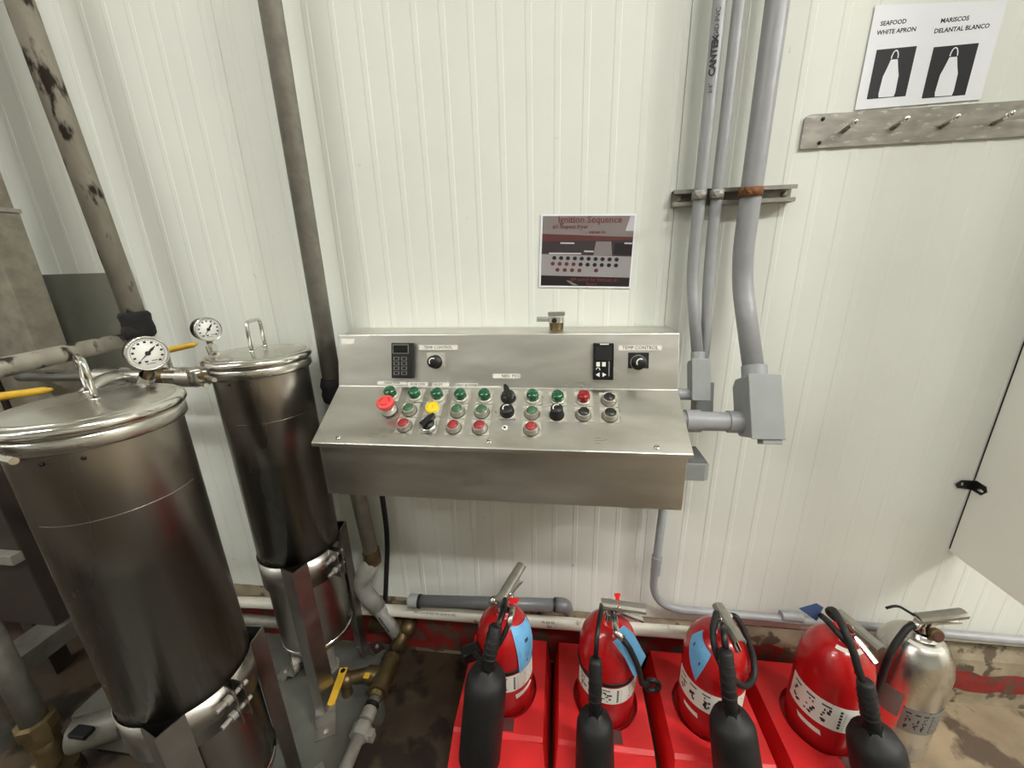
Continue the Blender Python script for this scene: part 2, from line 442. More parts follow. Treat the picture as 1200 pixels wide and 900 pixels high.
def dk(x, y): return PP(x, y, DO, DN)
MU = lambda p: frame(p, UN, XA)
MD = lambda p: frame(p, DN, XA)
def rot(M, deg): return M @ Matrix.Rotation(math.radians(deg), 4, 'Z')

def legend(p, w=0.050, h=0.049, dy=0.004, n=None):
    M = MD(p) if n is None else MU(p)
    mb = MB(); mb.box((-w / 2, -h / 2 + dy, 0.0002), (w / 2, h / 2 + dy, 0.0012), M); return obj('legend_plate', mb, 'legend_silver', con)
def pilot(p, lens):
    M = MD(p); mb = MB()
    mb.lathe([(0.0, 0.001), (0.0215, 0.001), (0.0215, 0.006), (0.0195, 0.009), (0.017, 0.009)], M, 28)
    b = obj('pilot_light', mb, 'legend_silver', con)
    mb = MB(); mb.lathe([(0.0175, 0.006), (0.0175, 0.020), (0.0165, 0.026), (0.012, 0.0295), (0.0, 0.031)], M, 28); obj('lens', mb, lens, b)
def push(p, cap):
    M = MD(p); mb = MB()
    mb.lathe([(0.0, 0.001), (0.0205, 0.001), (0.0205, 0.005), (0.0185, 0.006), (0.0185, 0.018), (0.0175, 0.0205), (0.0155, 0.021), (0.0150, 0.018), (0.0, 0.018)], M, 28)
    b = obj('push_button', mb, 'bezel_grey', con)
    mb = MB(); mb.lathe([(0.0150, 0.0165), (0.0148, 0.0195), (0.0, 0.0205)], M, 28); obj('cap', mb, cap, b)
    mb = MB(); mb.lathe([(0.0216, 0.0011), (0.0216, 0.0032), (0.0204, 0.0032)], M, 28); obj('gasket', mb, 'black', b)
def selector(p, ang):
    M = rot(MD(p), ang); mb = MB()
    mb.lathe([(0.0, 0.001), (0.022, 0.001), (0.022, 0.007), (0.0185, 0.010), (0.0185, 0.018), (0.0, 0.018)], M, 28)
    b = obj('selector_switch', mb, 'black_cap', con)
    mb = MB(); mb.prism([M @ Vector(q) for q in ((-0.007, -0.018, 0.016), (0.007, -0.018, 0.016), (0.0075, 0.016, 0.016), (0.003, 0.028, 0.016), (-0.003, 0.028, 0.016), (-0.0075, 0.016, 0.016))], DN * 0.017); obj('lever', mb, 'black', b)
    return b
def knob(p, M0, h=0.03, r=0.0165):
    M = M0(p); n = UN if M0 is MU else DN
    mb = MB(); mb.lathe([(0.0, 0.001), (0.0205, 0.001), (0.0205, 0.005), (r + .001, 0.007), (r, h - 0.002), (r - 0.002, h), (0, h)], M, 26)
    b = obj('knob', mb, 'black', con)
    mb = MB(); mb.lathe([(0.0085, h + 0.0003), (0.0115, h + 0.0006), (0.0118, h - 0.0005)], M, 20, a0=math.radians(60), a1=math.radians(215)); obj('pointer_arc', mb, 'label_white', b)
    mb = MB(); mb.lathe([(0.0215, 0.0012), (0.0215, 0.0022), (0.0195, 0.0022)], M, 26); obj('ring', mb, 'legend_silver', b)
    return b
# row 1
for x, y, L in ((459, 462, 'green_lens'), (487, 463, 'green_lens'), (513.5, 464, 'green_lens'), (540.5, 464.5, 'green_lens'), (568.5, 465, 'green_lens'), (624.5, 466, 'green_lens'), (653.5, 467, 'green_lens'), (683.5, 467.5, 'red_lens')):
    p = dk(x, y + 1.5); legend(p); pilot(p, L)
p = dk(596, 467); legend(p); selector(p, 22)
for x, y in ((713, 470),): p = dk(x, y); legend(p); push(p, 'black_cap')
# row 2
for x, y, c in ((480.5, 482, 'green_cap'), (536.5, 483.5, 'green_cap'), (565, 484, 'green_cap'), (623.5, 485.5, 'green_cap'), (683.5, 487, 'black_cap'), (714.5, 488, 'black_cap')):
    p = dk(x, y); legend(p); push(p, c)
# yellow round push button
p = dk(507.5, 480); legend(p); M = MD(p)
mb = MB(); mb.lathe([(0.0, 0.001), (0.0215, 0.001), (0.0215, 0.006), (0.019, 0.008), (0.0, 0.008)], M, 28); b = obj('push_button', mb, 'legend_silver', con)
mb = MB(); mb.lathe([(0.0195, 0.006), (0.0195, 0.013), (0.017, 0.0145), (0.0155, 0.0135), (0.0145, 0.0145), (0.003, 0.0155), (0.002, 0.0145), (0, 0.0145)], M, 28); obj('cap', mb, 'yellow_cap', b)
# emergency stop
p = dk(457, 482); M = MD(p)
mb = MB(); mb.lathe([(0, 0.001), (0.022, 0.001), (0.022, 0.006), (0.018, 0.008), (0.0175, 0.022), (0, 0.022)], M, 28); b = obj('emergency_stop', mb, 'legend_silver', con)
mb = MB(); mb.lathe([(0.0222, 0.0011), (0.0232, 0.003), (0.0222, 0.006)], M, 28); obj('gasket', mb, 'black', b)
mb = MB(); mb.lathe([(0.015, 0.018), (0.019, 0.026), (0.0245, 0.036), (0.0245, 0.044), (0.022, 0.047), (0.010, 0.0475), (0.0, 0.0465)], M, 28); obj('mushroom_cap', mb, 'estop_red', b)
for i in range(3):
    mb = MB(); a0 = i * 2.1; mb.lathe([(0.011, 0.0472), (0.0135, 0.0482), (0.016, 0.0472)], M, 8, a0=a0, a1=a0 + 1.2); obj('arrow_mark', mb, 'red_cap', b)
for x, y in ((594.5, 484),): p = dk(x, y); legend(p); knob(p, MD, 0.024, 0.0185)
for x, y in ((652.5, 487),): p = dk(x, y); legend(p); knob(p, MD, 0.036, 0.0165)
# row 3
for x, y in ((474.5, 500), (532, 502), (562.5, 502.5), (622.5, 504)):
    p = dk(x, y); legend(p); push(p, 'red_cap')
p = dk(502.5, 500); legend(p); s = selector(p, -38); M = rot(MD(p), -38)
mb = MB(); mb.lathe([(0.018, 0.004), (0.024, 0.006), (0.024, 0.010), (0.018, 0.012)], M, 20); obj('lock_ring', mb, 'steel', s)
p = dk(591.5, 501.5); M = MD(p)
mb = MB(); mb.lathe([(0, 0.0003), (0.0085, 0.0003), (0.008, 0.002), (0.004, 0.0025), (0, 0.001)], M, 18); b = obj('key_plug', mb, 'label_white', con)
mb = MB(); mb.lathe([(0, 0.0024), (0.0035, 0.0026), (0.0035, 0.003), (0, 0.003)], M, 14); obj('plug_hole', mb, 'black', b)
for x, y in ((396.5, 513), (573.5, 517.5), (769.5, 524.5)):
    M = MD(dk(x, y)); mb = MB(); mb.lathe([(0, 0.0002), (0.0075, 0.0002), (0.007, 0.003), (0.004, 0.0042), (0, 0.0046)], M, 16); s = obj('screw', mb, 'chrome', con)
    mb = MB(); mb.box((-0.005, -0.0009, 0.0043), (0.005, 0.0009, 0.0048), M); obj('slot', mb, 'black', s)
# printed letters beside a few buttons on the desk
for x, y, n_, deg in ((566, 489.5, 7, 0), (594.5, 491.5, 8, 0), (581.5, 483, 1, 40), (455, 490.5, 1, 80), (634.5, 470, 6, -90), (724, 478, 5, -90), (726, 492, 4, -90)):
    M = rot(MD(dk(x, y) + DN * 0.0004), deg); mb = MB()   # worn, unreadable marker writing
    for q in range(n_):
        u = (q - (n_ - 1) / 2) * 0.0058; hgt = (0.0035, 0.0045, 0.003)[q % 3]
        mb.box((u - 0.0018, -hgt, 0), (u - 0.0004, hgt, 0.0002), M); mb.box((u - 0.0018, hgt * (-.2 if q % 2 else .6), 0), (u + 0.002, hgt * (.2 if q % 2 else 1.0), 0.0002), M)
    obj('marker_writing', mb, 'ink', con)
for k, (x0, x1, y) in enumerate(((697, 704, 513), (697, 708, 516.5), (698, 704, 519.5), (707, 712, 515))):
    mb = MB(); a = dk(x0, y); b = dk(x1, y); mb.prism([a + DN * .0004, b + DN * .0004, b + DN * .0004 + DD * .001, a + DN * .0004 + DD * .001], DN * 0.0002); obj('scratch_mark', mb, 'ink_grey', con)
# controllers on the upright face
def controller(x0, y0, x1, y1, kind):
    a = up(x0, y0); b = up(x1, y0); c = up(x0, y1)
    W = b.x - a.x; H = (c - a).length; ctr = (up(x0, y0) + up(x1, y1)) / 2
    M = MU(Vector(ctr))
    mb = MB(); mb.box((-W / 2, -H / 2, 0.0), (W / 2, H / 2, 0.016), M, bev=0.003); o = obj('temperature_controller', mb, 'black_gloss' if kind else 'black', con)
    if kind == 0:
        mb = MB(); mb.box((-W * .40, H * .22, 0.0162), (W * .30, H * .42, 0.0175), M); obj('display_window', mb, 'black_gloss', o)
        mb = MB()
        for (xa, ya, xb, yb) in ((-.42, .43, .32, .45), (-.42, .19, .32, .21), (-.42, .19, -.39, .45), (.29, .19, .32, .45)):
            mb.box((xa * W, ya * H, 0.0161), (xb * W, yb * H, 0.018), M)
        obj('display_frame', mb, 'ink_grey', o)
        for r in range(4):
            for cidx in range(2):
                x = -W * .26 + cidx * W * .36; y = H * .05 - r * H * .135
                mb = MB(); w2 = W * .13; h2 = H * .05
                for q in ((-w2, h2 * .7, w2, h2), (-w2, -h2, w2, -h2 * .7), (-w2, -h2, -w2 * .7, h2), (w2 * .7, -h2, w2, h2)):
                    mb.box((x + q[0], y + q[1], 0.0161), (x + q[2], y + q[3], 0.0168), M)
                obj('key', mb, 'ink_grey', o)
    else:
        mb = MB(); mb.box((-W * .18, H * .44, 0.0161), (W * .24, H * .47, 0.0166), M); obj('badge', mb, 'label_white', o)
        mb = MB(); mb.box((-W * .40, H * .04, 0.0161), (W * .40, H * .40, 0.0164), M); obj('display_window', mb, 'black', o)
        mb = MB(); mb.box((W * .24, -H * .40, 0.0161), (W * .30, H * .0, 0.0166), M); obj('level_bar', mb, 'ink_grey', o)
        for (x, y) in ((-.26, -.08), (.02, -.08)):
            mb = MB(); mb.box((W * x - .005, H * y - .006, 0.0161), (W * x + .005, H * y + .006, 0.0166), M); obj('key', mb, 'label_white', o)
        mb = MB(); mb.lathe([(0.004, .0162), (0.006, .0166)], M @ Matrix.Translation((-W * .26, -H * .22, 0)), 12, a0=-.4, a1=3.2); obj('key', mb, 'label_white', o)
        for s, x in ((-1, -.27), (1, .05)):
            mb = MB(); y = -H * .36; xx = W * x
            mb.prism([M @ Vector(q) for q in ((xx - s * .005, y - .006, .0161), (xx - s * .005, y + .006, .0161), (xx + s * .006, y, .0161))], UN * .0005); obj('arrow_key', mb, 'label_white', o)
controller(461, 402, 486, 443, 0)
controller(694.5, 402, 718.5, 445, 1)
def strip(x0, x1, y0, y1, s, size, ma='label_white', ink='ink', plane=None, dx=0.0):
    pl = up if plane is None else plane; n = UN if plane is None else DN
    q = [pl(x0, y0), pl(x1, y0), pl(x1, y1), pl(x0, y1)]
    mb = MB(); mb.prism([v + n * 0.0002 for v in q], n * 0.0006); o = obj('label_strip', mb, ma, con)
    if s:
        c = (q[0] + q[1] + q[2] + q[3]) / 4 + n * 0.0011 + XA * dx
        text(s, size, frame(c, n, q[1] - q[0]), ink, o)
    return o
strip(491, 536, 404.5, 410, 'TEMP CONTROL', 0.0115)
strip(725, 775.5, 404.8, 410.5, 'TEMP CONTROL', 0.013)
strip(577.5, 609.5, 438, 443.3, 'NEG  POS', 0.012, dx=0.012)
strip(400, 415, 397, 403.5, '', 0)
strip(442.5, 477, 446.5, 451.0, 'MAIN PWR', 0.010)
strip(478, 501.5, 448.0, 452.6, 'FLUE COV', 0.010)
strip(507, 526.5, 448.4, 453.4, 'PILOT', 0.010, dx=-0.008)
strip(534, 560, 449.2, 454.0, 'VENT BLOWER', 0.0095)
strip(561.5, 587, 452.4, 454.0, '', 0)
# temperature knobs
for x, y, k in ((511, 424, 0), (748, 425, 1)):
    p = up(x, y); mb = MB(); M = MU(p)
    mb.box((-0.028, -0.016, 0.0002), (0.028, 0.028, 0.0012), M); o = obj('legend_plate', mb, 'black' if k else 'legend_silver', con)
    knob(p, MU, 0.032, 0.0175)
# drain valve standing on the console top, against the wall
dv = thing('steel_valve', 'small steel valve with a side tube on top of the console', 'valve', (P(650, 372, -0.06).x, -0.06, ZT))
bx = P(652, 378, -0.06)
mb = MB(); mb.cyl((bx.x, -0.06, ZT + 0.0005), (bx.x, -0.06, ZT + 0.022), 0.021, 0.023, 6); obj('nut_base', mb, 'brass_old', dv)
mb = MB(); mb.cyl((bx.x, -0.06, ZT + 0.022), (bx.x, -0.06, ZT + 0.038), 0.025, 0.025, 20); obj('body', mb, 'chrome', dv)
a = P(629, 365.5, -0.06); mb = MB(); mb.cyl((a.x, -0.06, ZT + 0.031), (bx.x, -0.06, ZT + 0.031), 0.0075); obj('side_tube', mb, 'steel', dv)
mb = MB(); mb.box((bx.x - 0.026, -0.066, ZT + 0.040), (bx.x + 0.026, -0.050, ZT + 0.054), Matrix.Identity(4), bev=0.003); obj('lever', mb, 'chrome', dv)
mb = MB(); mb.cyl((bx.x - .006, -0.088, ZT + 0.030), (bx.x - .006, -0.060, ZT + 0.030), 0.007); obj('port', mb, 'black', dv)

# ================================================================== CONDUITS (RIGHT OF CONSOLE)
def pipe(name, label, pts, r, ma, fil=0.06, cat='pipe', n=18, group=None):
    pts = [Vector(p) for p in pts]
    t = thing(name, label, cat, pts[-1], group)
    mb = MB(); mb.tube(fillet(pts, fil) if len(pts) > 2 else pts, r, n); obj('tube', mb, ma, t)
    return t
def collar(t, a, b, r, ma, name='coupling', n=20, label=None):
    mb = MB(); mb.cyl(a, b, r, None, n); return obj(name, mb, ma, t, label)
def lb_body(t, F, tilt, hw, depth, L, ma='pvc_grey_box'):
    """junction fitting hanging from its conduit: F = top centre of the cover, leaning out from the wall by tilt degrees"""
    k = math.radians(tilt); n = Vector((0, -math.cos(k), math.sin(k))); u = Vector((0, -math.sin(k), -math.cos(k)))
    M = Matrix((Vector((1, 0, 0)), n * -1, u * -1)).transposed().to_4x4(); M.translation = Vector(F)
    D = depth
    mb = MB(); mb.prism([M @ Vector(q) for q in ((-hw, 0, -L), (-hw, 0, 0), (-hw, D * .8, 0), (-hw, D, -D * .2), (-hw, D, -L + D * .35), (-hw, D * .75, -L + D * .06))], (2 * hw, 0, 0)); b = obj('junction_body', mb, ma, t)
    bv = b.modifiers.new('bevel', 'BEVEL'); bv.width = 0.004; bv.segments = 2; bv.limit_method = 'ANGLE'
    mb = MB(); mb.box((-hw - .001, -0.005, -L - .002), (hw + .001, -0.0002, .002), M, bev=0.002); obj('cover', mb, ma, b)
    top = M @ Vector((0, D * .5, 0)); return M, top, u * -1
# conduit 1
F1 = Vector((0.385, -0.150, 1.340)); k_ = math.radians(20); top1 = F1 + Vector((0, math.cos(k_), -math.sin(k_))) * 0.022; u1 = Vector((0, math.sin(k_), math.cos(k_)))
pts = [(0.362, -0.055, 5.2), (0.367, -0.055, 1.62), top1 + u1 * ((-0.055 - top1.y) / u1.y) + Vector((-0.014, 0, 0)), top1]
c1 = pipe('conduit', 'grey plastic conduit with black print, leftmost beside the console', pts, 0.0155, 'pvc_grey', 0.07, 'conduit')
lb_body(c1, F1, 20, 0.0235, 0.044, 0.112)
collar(c1, top1 + u1 * 0.022, top1 - u1 * 0.006, 0.0185, 'pvc_grey')
zn_ = P(804, 462, -0.160).z
collar(c1, (CXR + 0.001, -0.160, zn_), (F1.x - 0.02, -0.160, zn_), 0.0165, 'pvc_grey', 'nipple')
# print along conduit 1
for (py, s, sz, b) in ((66, 'CANTEX', 0.021, 0.0006), (30, 'RIGID PVC', 0.015, 0.0), (104, '3/4"', 0.014, 0.0)):
    p = P(831 + (66 - py) * 0.125, py, -0.0711)
    M = frame(Vector((0.3635, -0.0711, p.z)) + Vector((-0.003, 0, 0)), (-0.12, -1, 0), (0, 0, 1))
    text(s, sz, M, 'ink', c1, bold=b)
# conduit 2
x2 = 0.412
pts = [(0.408, -0.055, 5.2), (0.410, -0.055, 1.66), P(830, 330, -0.062), P(828, 390, -0.080), (x2, -0.095, 1.26)]
c2 = pipe('conduit', 'middle grey plastic conduit of the three beside the console', pts, 0.0145, 'pvc_grey', 0.07, 'conduit')
lb_body(c2, (x2 + 0.004, -0.116, 1.262), 12, 0.0235, 0.044, 0.135)
collar(c2, (x2, -0.095, 1.29), (x2, -0.095, 1.245), 0.0185, 'pvc_grey')
collar(c2, (CXR + 0.001, -0.095, 1.14), (x2 - 0.017, -0.095, 1.14), 0.016, 'pvc_grey', 'nipple')
# conduit 3, large
F3 = Vector((0.519, -0.220, 1.316)); k_ = math.radians(25); top3 = F3 + Vector((0, math.cos(k_), -math.sin(k_))) * 0.048; u3 = Vector((0, math.sin(k_), math.cos(k_)))
pts = [(0.484, -0.068, 5.2), (0.490, -0.068, 1.62), top3 + u3 * ((-0.068 - top3.y) / u3.y) + Vector((-0.018, 0, 0)), top3]
c3 = pipe('conduit', 'thick grey plastic conduit ending in a large junction box beside the console', pts, 0.026, 'pvc_grey', 0.08, 'conduit')
M3_, _, _ = lb_body(c3, F3, 25, 0.0385, 0.096, 0.162)
collar(c3, top3 + u3 * 0.032, top3 - u3 * 0.004, 0.031, 'pvc_grey')
mb = MB(); mb.box((-0.012, 0.0, -0.176), (0.034, 0.03, -0.1625), M3_, bev=0.002); obj('bottom_lug', mb, 'pvc_grey_box', c3)
yc = -0.222; zc = P(845, 494, yc).z; xe = F3.x - 0.0385
collar(c3, (CXR + 0.001, yc, zc), (xe, yc, zc), 0.026, 'pvc_grey', 'nipple')
collar(c3, (CXR + 0.012, yc, zc), (CXR + 0.050, yc, zc), 0.0305, 'pvc_grey', 'coupling')
collar(c3, (CXR + 0.001, yc, zc), (CXR + 0.012, yc, zc), 0.027, 'galvanized', 'lock_nut', 6)
collar(c3, (xe - 0.034, yc, zc), (xe + .001, yc, zc), 0.0298, 'pvc_grey', 'coupling')
# small fitting under it, turning to the wall
c4 = thing('conduit_elbow', 'small grey conduit fitting low on the console side, turning to the wall', 'conduit', (0.36, -0.2, 1.04))
mb = MB(); mb.prism([(0.338, -0.275, 1.035), (0.385, -0.275, 1.035), (0.397, -0.268, 1.035), (0.397, -0.16, 1.035), (0.338, -0.16, 1.035)], (0, 0, 0.046)); b = obj('junction_body', mb, 'pvc_grey_box', c4)
mb = MB(); mb.box((0.341, -0.262, 1.0812), (0.394, -0.165, 1.084)); obj('cover', mb, 'pvc_dark', b)
collar(c4, (0.3195, -0.245, 1.056), (0.339, -0.245, 1.056), 0.018, 'pvc_grey', 'nipple')
collar(c4, (0.368, -0.16, 1.056), (0.368, -0.003, 1.056), 0.017, 'pvc_grey', 'nipple')
# strut channel and clamps
zs = 1.766
st = thing('strut_channel', 'short galvanized strut channel on the wall holding three conduits', 'strut', (0.46, -0.003, zs - 0.02))
xs0, xs1 = 0.305, 0.618
mb = MB()
mb.box((xs0, -0.005, zs - 0.0205), (xs1, -0.003, zs + 0.0205)); mb.box((xs0, -0.032, zs - 0.0205), (xs1, -0.005, zs - 0.018)); mb.box((xs0, -0.032, zs + 0.018), (xs1, -0.005, zs + 0.0205))
mb.box((xs0, -0.033, zs - 0.0205), (xs1, -0.031, zs - 0.0105)); mb.box((xs0, -0.033, zs + 0.0105), (xs1, -0.031, zs + 0.0205))
obj('channel', mb, 'galvanized', st)
for x in (0.33, 0.60):
    mb = MB(); mb.lathe([(0, 0), (0.008, 0), (0.008, 0.005), (0, 0.007)], frame((x, -0.005, zs), (0, -1, 0)), 6); obj('bolt', mb, 'galvanized', st)
for (x, y, r, ma) in ((0.365, -0.055, 0.0155, 'galvanized'), (0.4095, -0.055, 0.0145, 'galvanized'), (0.4885, -0.068, 0.026, 'rust')):
    mb = MB(); pr = [(r + 0.0006, zs - 0.011), (r + 0.0030, zs - 0.011), (r + 0.0030, zs + 0.011), (r + 0.0006, zs + 0.011)]
    mb.lathe(pr + [pr[0]], Matrix.Translation((x, y, 0)), 20, a0=math.radians(60), a1=math.radians(360 + 120)); o = obj('pipe_clamp', mb, ma, st)
    mb = MB(); mb.box((x - r * 0.75 - .008, y - r - 0.010, zs - 0.010), (x - r * 0.75 + .010, y - r + 0.004, zs + 0.010), bev=0.002); obj('clamp_ear', mb, ma, o)
    mb = MB(); mb.cyl((x - r * .75, y - r - 0.016, zs), (x - r * .75, y - r - 0.006, zs), 0.006, None, 6); obj('clamp_screw', mb, ma, o)
# conduit below the console
x0 = P(775, 605, -0.04).x
pb = [(x0, -0.04, 0.975), (x0, -0.04, 0.40), (P(800, 712, -0.04).x, -0.036, 0.335), (1.2, -0.034, 0.300), (4.4, -0.034, 0.285)]
pb = [Vector((0.372, -0.045, ZB - 0.001)), Vector((0.372, -0.045, 0.36)), Vector((0.62, -0.040, 0.328)), Vector((1.40, -0.036, 0.300)), Vector((4.4, -0.036, 0.290))]
pa = P(778, 602, -0.045); pc = P(768, 655, -0.045)
z_h1 = P(850, 719, -0.04); z_h2 = P(1190, 750, -0.036)
pb = [Vector((pa.x - 0.02, -0.045, ZB - 0.001)), Vector((pc.x, -0.045, z_h1.z + 0.008)), Vector((z_h1.x, -0.040, z_h1.z)), Vector((z_h2.x, -0.036, z_h2.z)), Vector((4.4, -0.036, z_h2.z))]
pb[0].x = pa.x
cb2 = thing('conduit', 'grey conduit bending from under the console to run right along the wall foot', 'conduit', pb[-1])
mb = MB(); mb.tube(fillet(pb, 0.17, 10), 0.0145, 16); obj('tube', mb, 'pvc_grey', cb2)
a = P(770, 652, -0.045); b = P(768, 672, -0.045); collar(cb2, a, b, 0.0178, 'pvc_grey')
a = P(915, 721, -0.0395); collar(cb2, a, a + Vector((0.07, 0.0003, (z_h2.z - z_h1.z) * 0.12)), 0.0172, 'pvc_grey')

# ================================================================== HOOK RAIL AND NOTICES
za, zb_ = P(945, 135, -0.004), P(938, 175, -0.004)
hr = thing('hook_rail', 'scratched steel coat rail with pin hooks under the white notice', 'coat rail', (0.95, 0, zb_.z))
x0, x1 = za.x - 0.003, 1.275; z0 = zb_.z; z1 = za.z
mb = MB(); r = 0.012; pts = []
for (cx, cz, a0) in ((x1 - r, z1 - r, 0), (x0 + r, z1 - r, 90), (x0 + r * .3, z0 + r * .3, 180), (x1 - r, z0 + r, 270)):
    rr = r if a0 != 180 else r * .3
    for i in range(5): t_ = math.radians(a0 + i * 22.5); pts.append((cx + rr * math.cos(t_), -0.0028, cz + rr * math.sin(t_)))
mb.prism(pts, (0, -0.0035, 0)); obj('plate', mb, 'steel_scratched', hr)
for (x, y) in ((988, 154), (1046, 150.5), (1103, 148.5), (1164.5, 145)):
    p = P(x, y, -0.0065); tip = p + Vector((0.004, -0.034, 0.011))
    mb = MB(); mb.tube([p, p + (tip - p) * 0.8, tip], [0.006, 0.006, 0.006], 12); mb.sphere(tip, 0.0074); obj('hook', mb, 'chrome', hr)
for (x, y) in ((964.5, 139.5), (960, 167.5)):
    p = P(x, y, -0.0064); mb = MB(); mb.lathe([(0, 0), (0.005, 0), (0.004, 0.003), (0, 0.0035)], frame(p, (0, -1, 0)), 12); obj('rivet', mb, 'black', hr)

# apron notice
nt_ = thing('notice', 'white paper notice with two white apron pictures above the coat rail', 'sign', P(1090, 70, 0))
WY = -0.0027
def wq(*pp): return [P(x, y, WY) for x, y in pp]
tl, tr, br, bl = P(1026, 6, WY), P(1181, 0.5, WY), P(1146, 121, WY), P(996, 131, WY)
bl = Vector((tl.x, WY, P(1000, 129, WY).z)); br = Vector((tr.x, WY, bl.z + 0.004))
mb = MB(); mb.prism([tl, tr, br, bl], (0, -0.0006, 0)); obj('paper', mb, 'paper', nt_)
WI = WY - 0.0007
def nb(pts, ma, name, par=nt_, y=WI, th=0.0002): mb = MB(); mb.prism([Vector((p.x, y, p.z)) for p in pts], (0, -th, 0)); return obj(name, mb, ma, par)
for (s, x, y, sz) in (('SEAFOOD', 1047, 26.5, .0125), ('WHITE APRON', 1050.5, 36.5, .0125), ('MARISCOS', 1119, 23, .0125), ('DELANTAL BLANCO', 1127, 33.5, .0125)):
    p = P(x, y, WI); text(s, sz, frame(p, (0, -1, 0), (1, 0, 0.012)), 'ink', nt_, bold=0.0003)
for (x0, x1, y0, y1, xc) in ((1021.5, 1064, 58.5, 116.5, 1043), (1087, 1135, 55.5, 115.5, 1112)):
    a = P(x0 + 6, y0, WI); b = P(x1 - 1, y1, WI); c = P(x0 - 7 + 1, y1, WI); d = P(x1 + 7, y0 - 2, WI)
    xl = (a.x + c.x) / 2; xr = (b.x + d.x) / 2; zt = a.z; zb2 = c.z
    box = nb([Vector((xl, 0, zt)), Vector((xr, 0, zt + .001)), Vector((xr, 0, zb2 + .001)), Vector((xl, 0, zb2))], 'ink', 'picture')
    xm = (xl + xr) / 2; H = zt - zb2; Wd = xr - xl
    ap = [(-.20, .02), (.19, .02), (.21, .10), (.20, .45), (.15, .58), (.085, .78), (-.085, .78), (-.15, .58), (-.20, .45), (-.22, .10)]
    nb([Vector((xm + u * Wd, 0, zb2 + v * H)) for u, v in ap], 'paper', 'apron', box, WI - .0003)
    k = 10
    outer = [Vector((xm + math.cos(math.pi * i / k) * .095 * Wd, 0, zb2 + H * (.80 + .17 * math.sin(math.pi * i / k)))) for i in range(k + 1)]
    inner = [Vector((xm + math.cos(math.pi * i / k) * .07 * Wd, 0, zb2 + H * (.80 + .145 * math.sin(math.pi * i / k)))) for i in range(k + 1)]
    mb = MB()
    for i in range(k): mb.prism([Vector((q.x, WI - .0003, q.z)) for q in (outer[i], outer[i + 1], inner[i + 1], inner[i])], (0, -.0002, 0))
    obj('neck_loop', mb, 'paper', box)

# ignition photo print, slightly tilted
ig = thing('printed_photo', 'glossy dark printout reading Ignition Sequence on the wall above the console', 'poster', P(688, 340, 0))
A, B, C, D = P(634, 251, WY), P(746, 250.5, WY), P(738.5, 338, WY), P(631.5, 336.5, WY)
ux = (B - A); uz = (D - A)
def ip(u, v): return (A * (1 - u) * (1 - v) + B * u * (1 - v) + C * u * v + D * (1 - u) * v)
mb = MB(); mb.prism([A, B, C, D], (0, -0.0006, 0)); obj('paper', mb, 'paper', ig)
yk = [WI]
def ib(uv, ma, name, par=ig, lift=0.0): return nb([ip(u, v) for u, v in uv], ma, name, par, WI - lift, 0.0001)
ib(((.02, .025), (.985, .025), (.985, .975), (.02, .975)), 'print_grey', 'picture')
ib(((.02, .26), (.985, .30), (.985, .40), (.02, .38)), 'print_maroon', 'picture_band', lift=.0002)
ib(((.02, .36), (.985, .34), (.985, .56), (.02, .53)), 'print_dark', 'picture_band', lift=.0003)
ib(((.60, .36), (.76, .36), (.78, .55), (.58, .55)), 'print_grey', 'picture_glare', lift=.0004)
ib(((.80, .38), (.985, .38), (.985, .54), (.79, .53)), 'print_black', 'picture_patch', lift=.0004)
ib(((.94, .03), (.985, .03), (.985, .22), (.90, .22)), 'print_glare', 'picture_patch', lift=.0002)
ib(((.02, .54), (.985, .56), (.985, .85), (.02, .83)), 'print_light', 'picture_desk', lift=.0002)
ib(((.02, .83), (.985, .85), (.985, .975), (.02, .975)), 'print_black', 'picture_band', lift=.0002)
ib(((.30, .90), (.33, .90), (.44, .968), (.38, .97)), 'print_grey', 'picture_patch', lift=.0004)
for (u0, u1, v) in ((.22, .37, .385), (.48, .58, .495), (.10, .45, .525), (.90, .98, .385)):
    ib(((u0, v - .012), (u1, v - .010), (u1, v + .010), (u0, v + .008)), 'print_glare', 'picture_label', lift=.0005)
for (u0, du, v, n) in ((.16, .0745, .585, 10), (.145, .076, .665, 10), (.20, .08, .75, 4), (.62, 0, .755, 1)):
    for i in range(n):
        c = ip(u0 + du * i, v + .002 * i); mb = MB()
        rx = .0065; pts = [(c.x + rx * math.cos(q * math.pi / 5), WI - .0005, c.z + rx * .9 * math.sin(q * math.pi / 5)) for q in range(10)]
        mb.prism(pts, (0, -.0001, 0)); obj('picture_button', mb, 'print_black' if (v < .6 or i > 3) else 'print_maroon', ig)
tx = (B - A).normalized()
for (s, u, v, sz, ma, al) in (('Ignition Sequence', .52, .075, .026, 'print_red', 'CENTER'), ('#1 Inspect fryer', .13, .165, .016, 'print_red', 'LEFT'), ('valves in', .52, .235, .014, 'print_red', 'LEFT'), ('#9 switch for Exhaust at', .60, .885, .014, 'print_red', 'CENTER'), ('Room', .58, .945, .013, 'print_red', 'CENTER')):
    p = ip(u, v); p.y = WI - .0007; text(s, sz, frame(p, (0, -1, 0), tx), ma, ig, align=al, bold=0.0002)

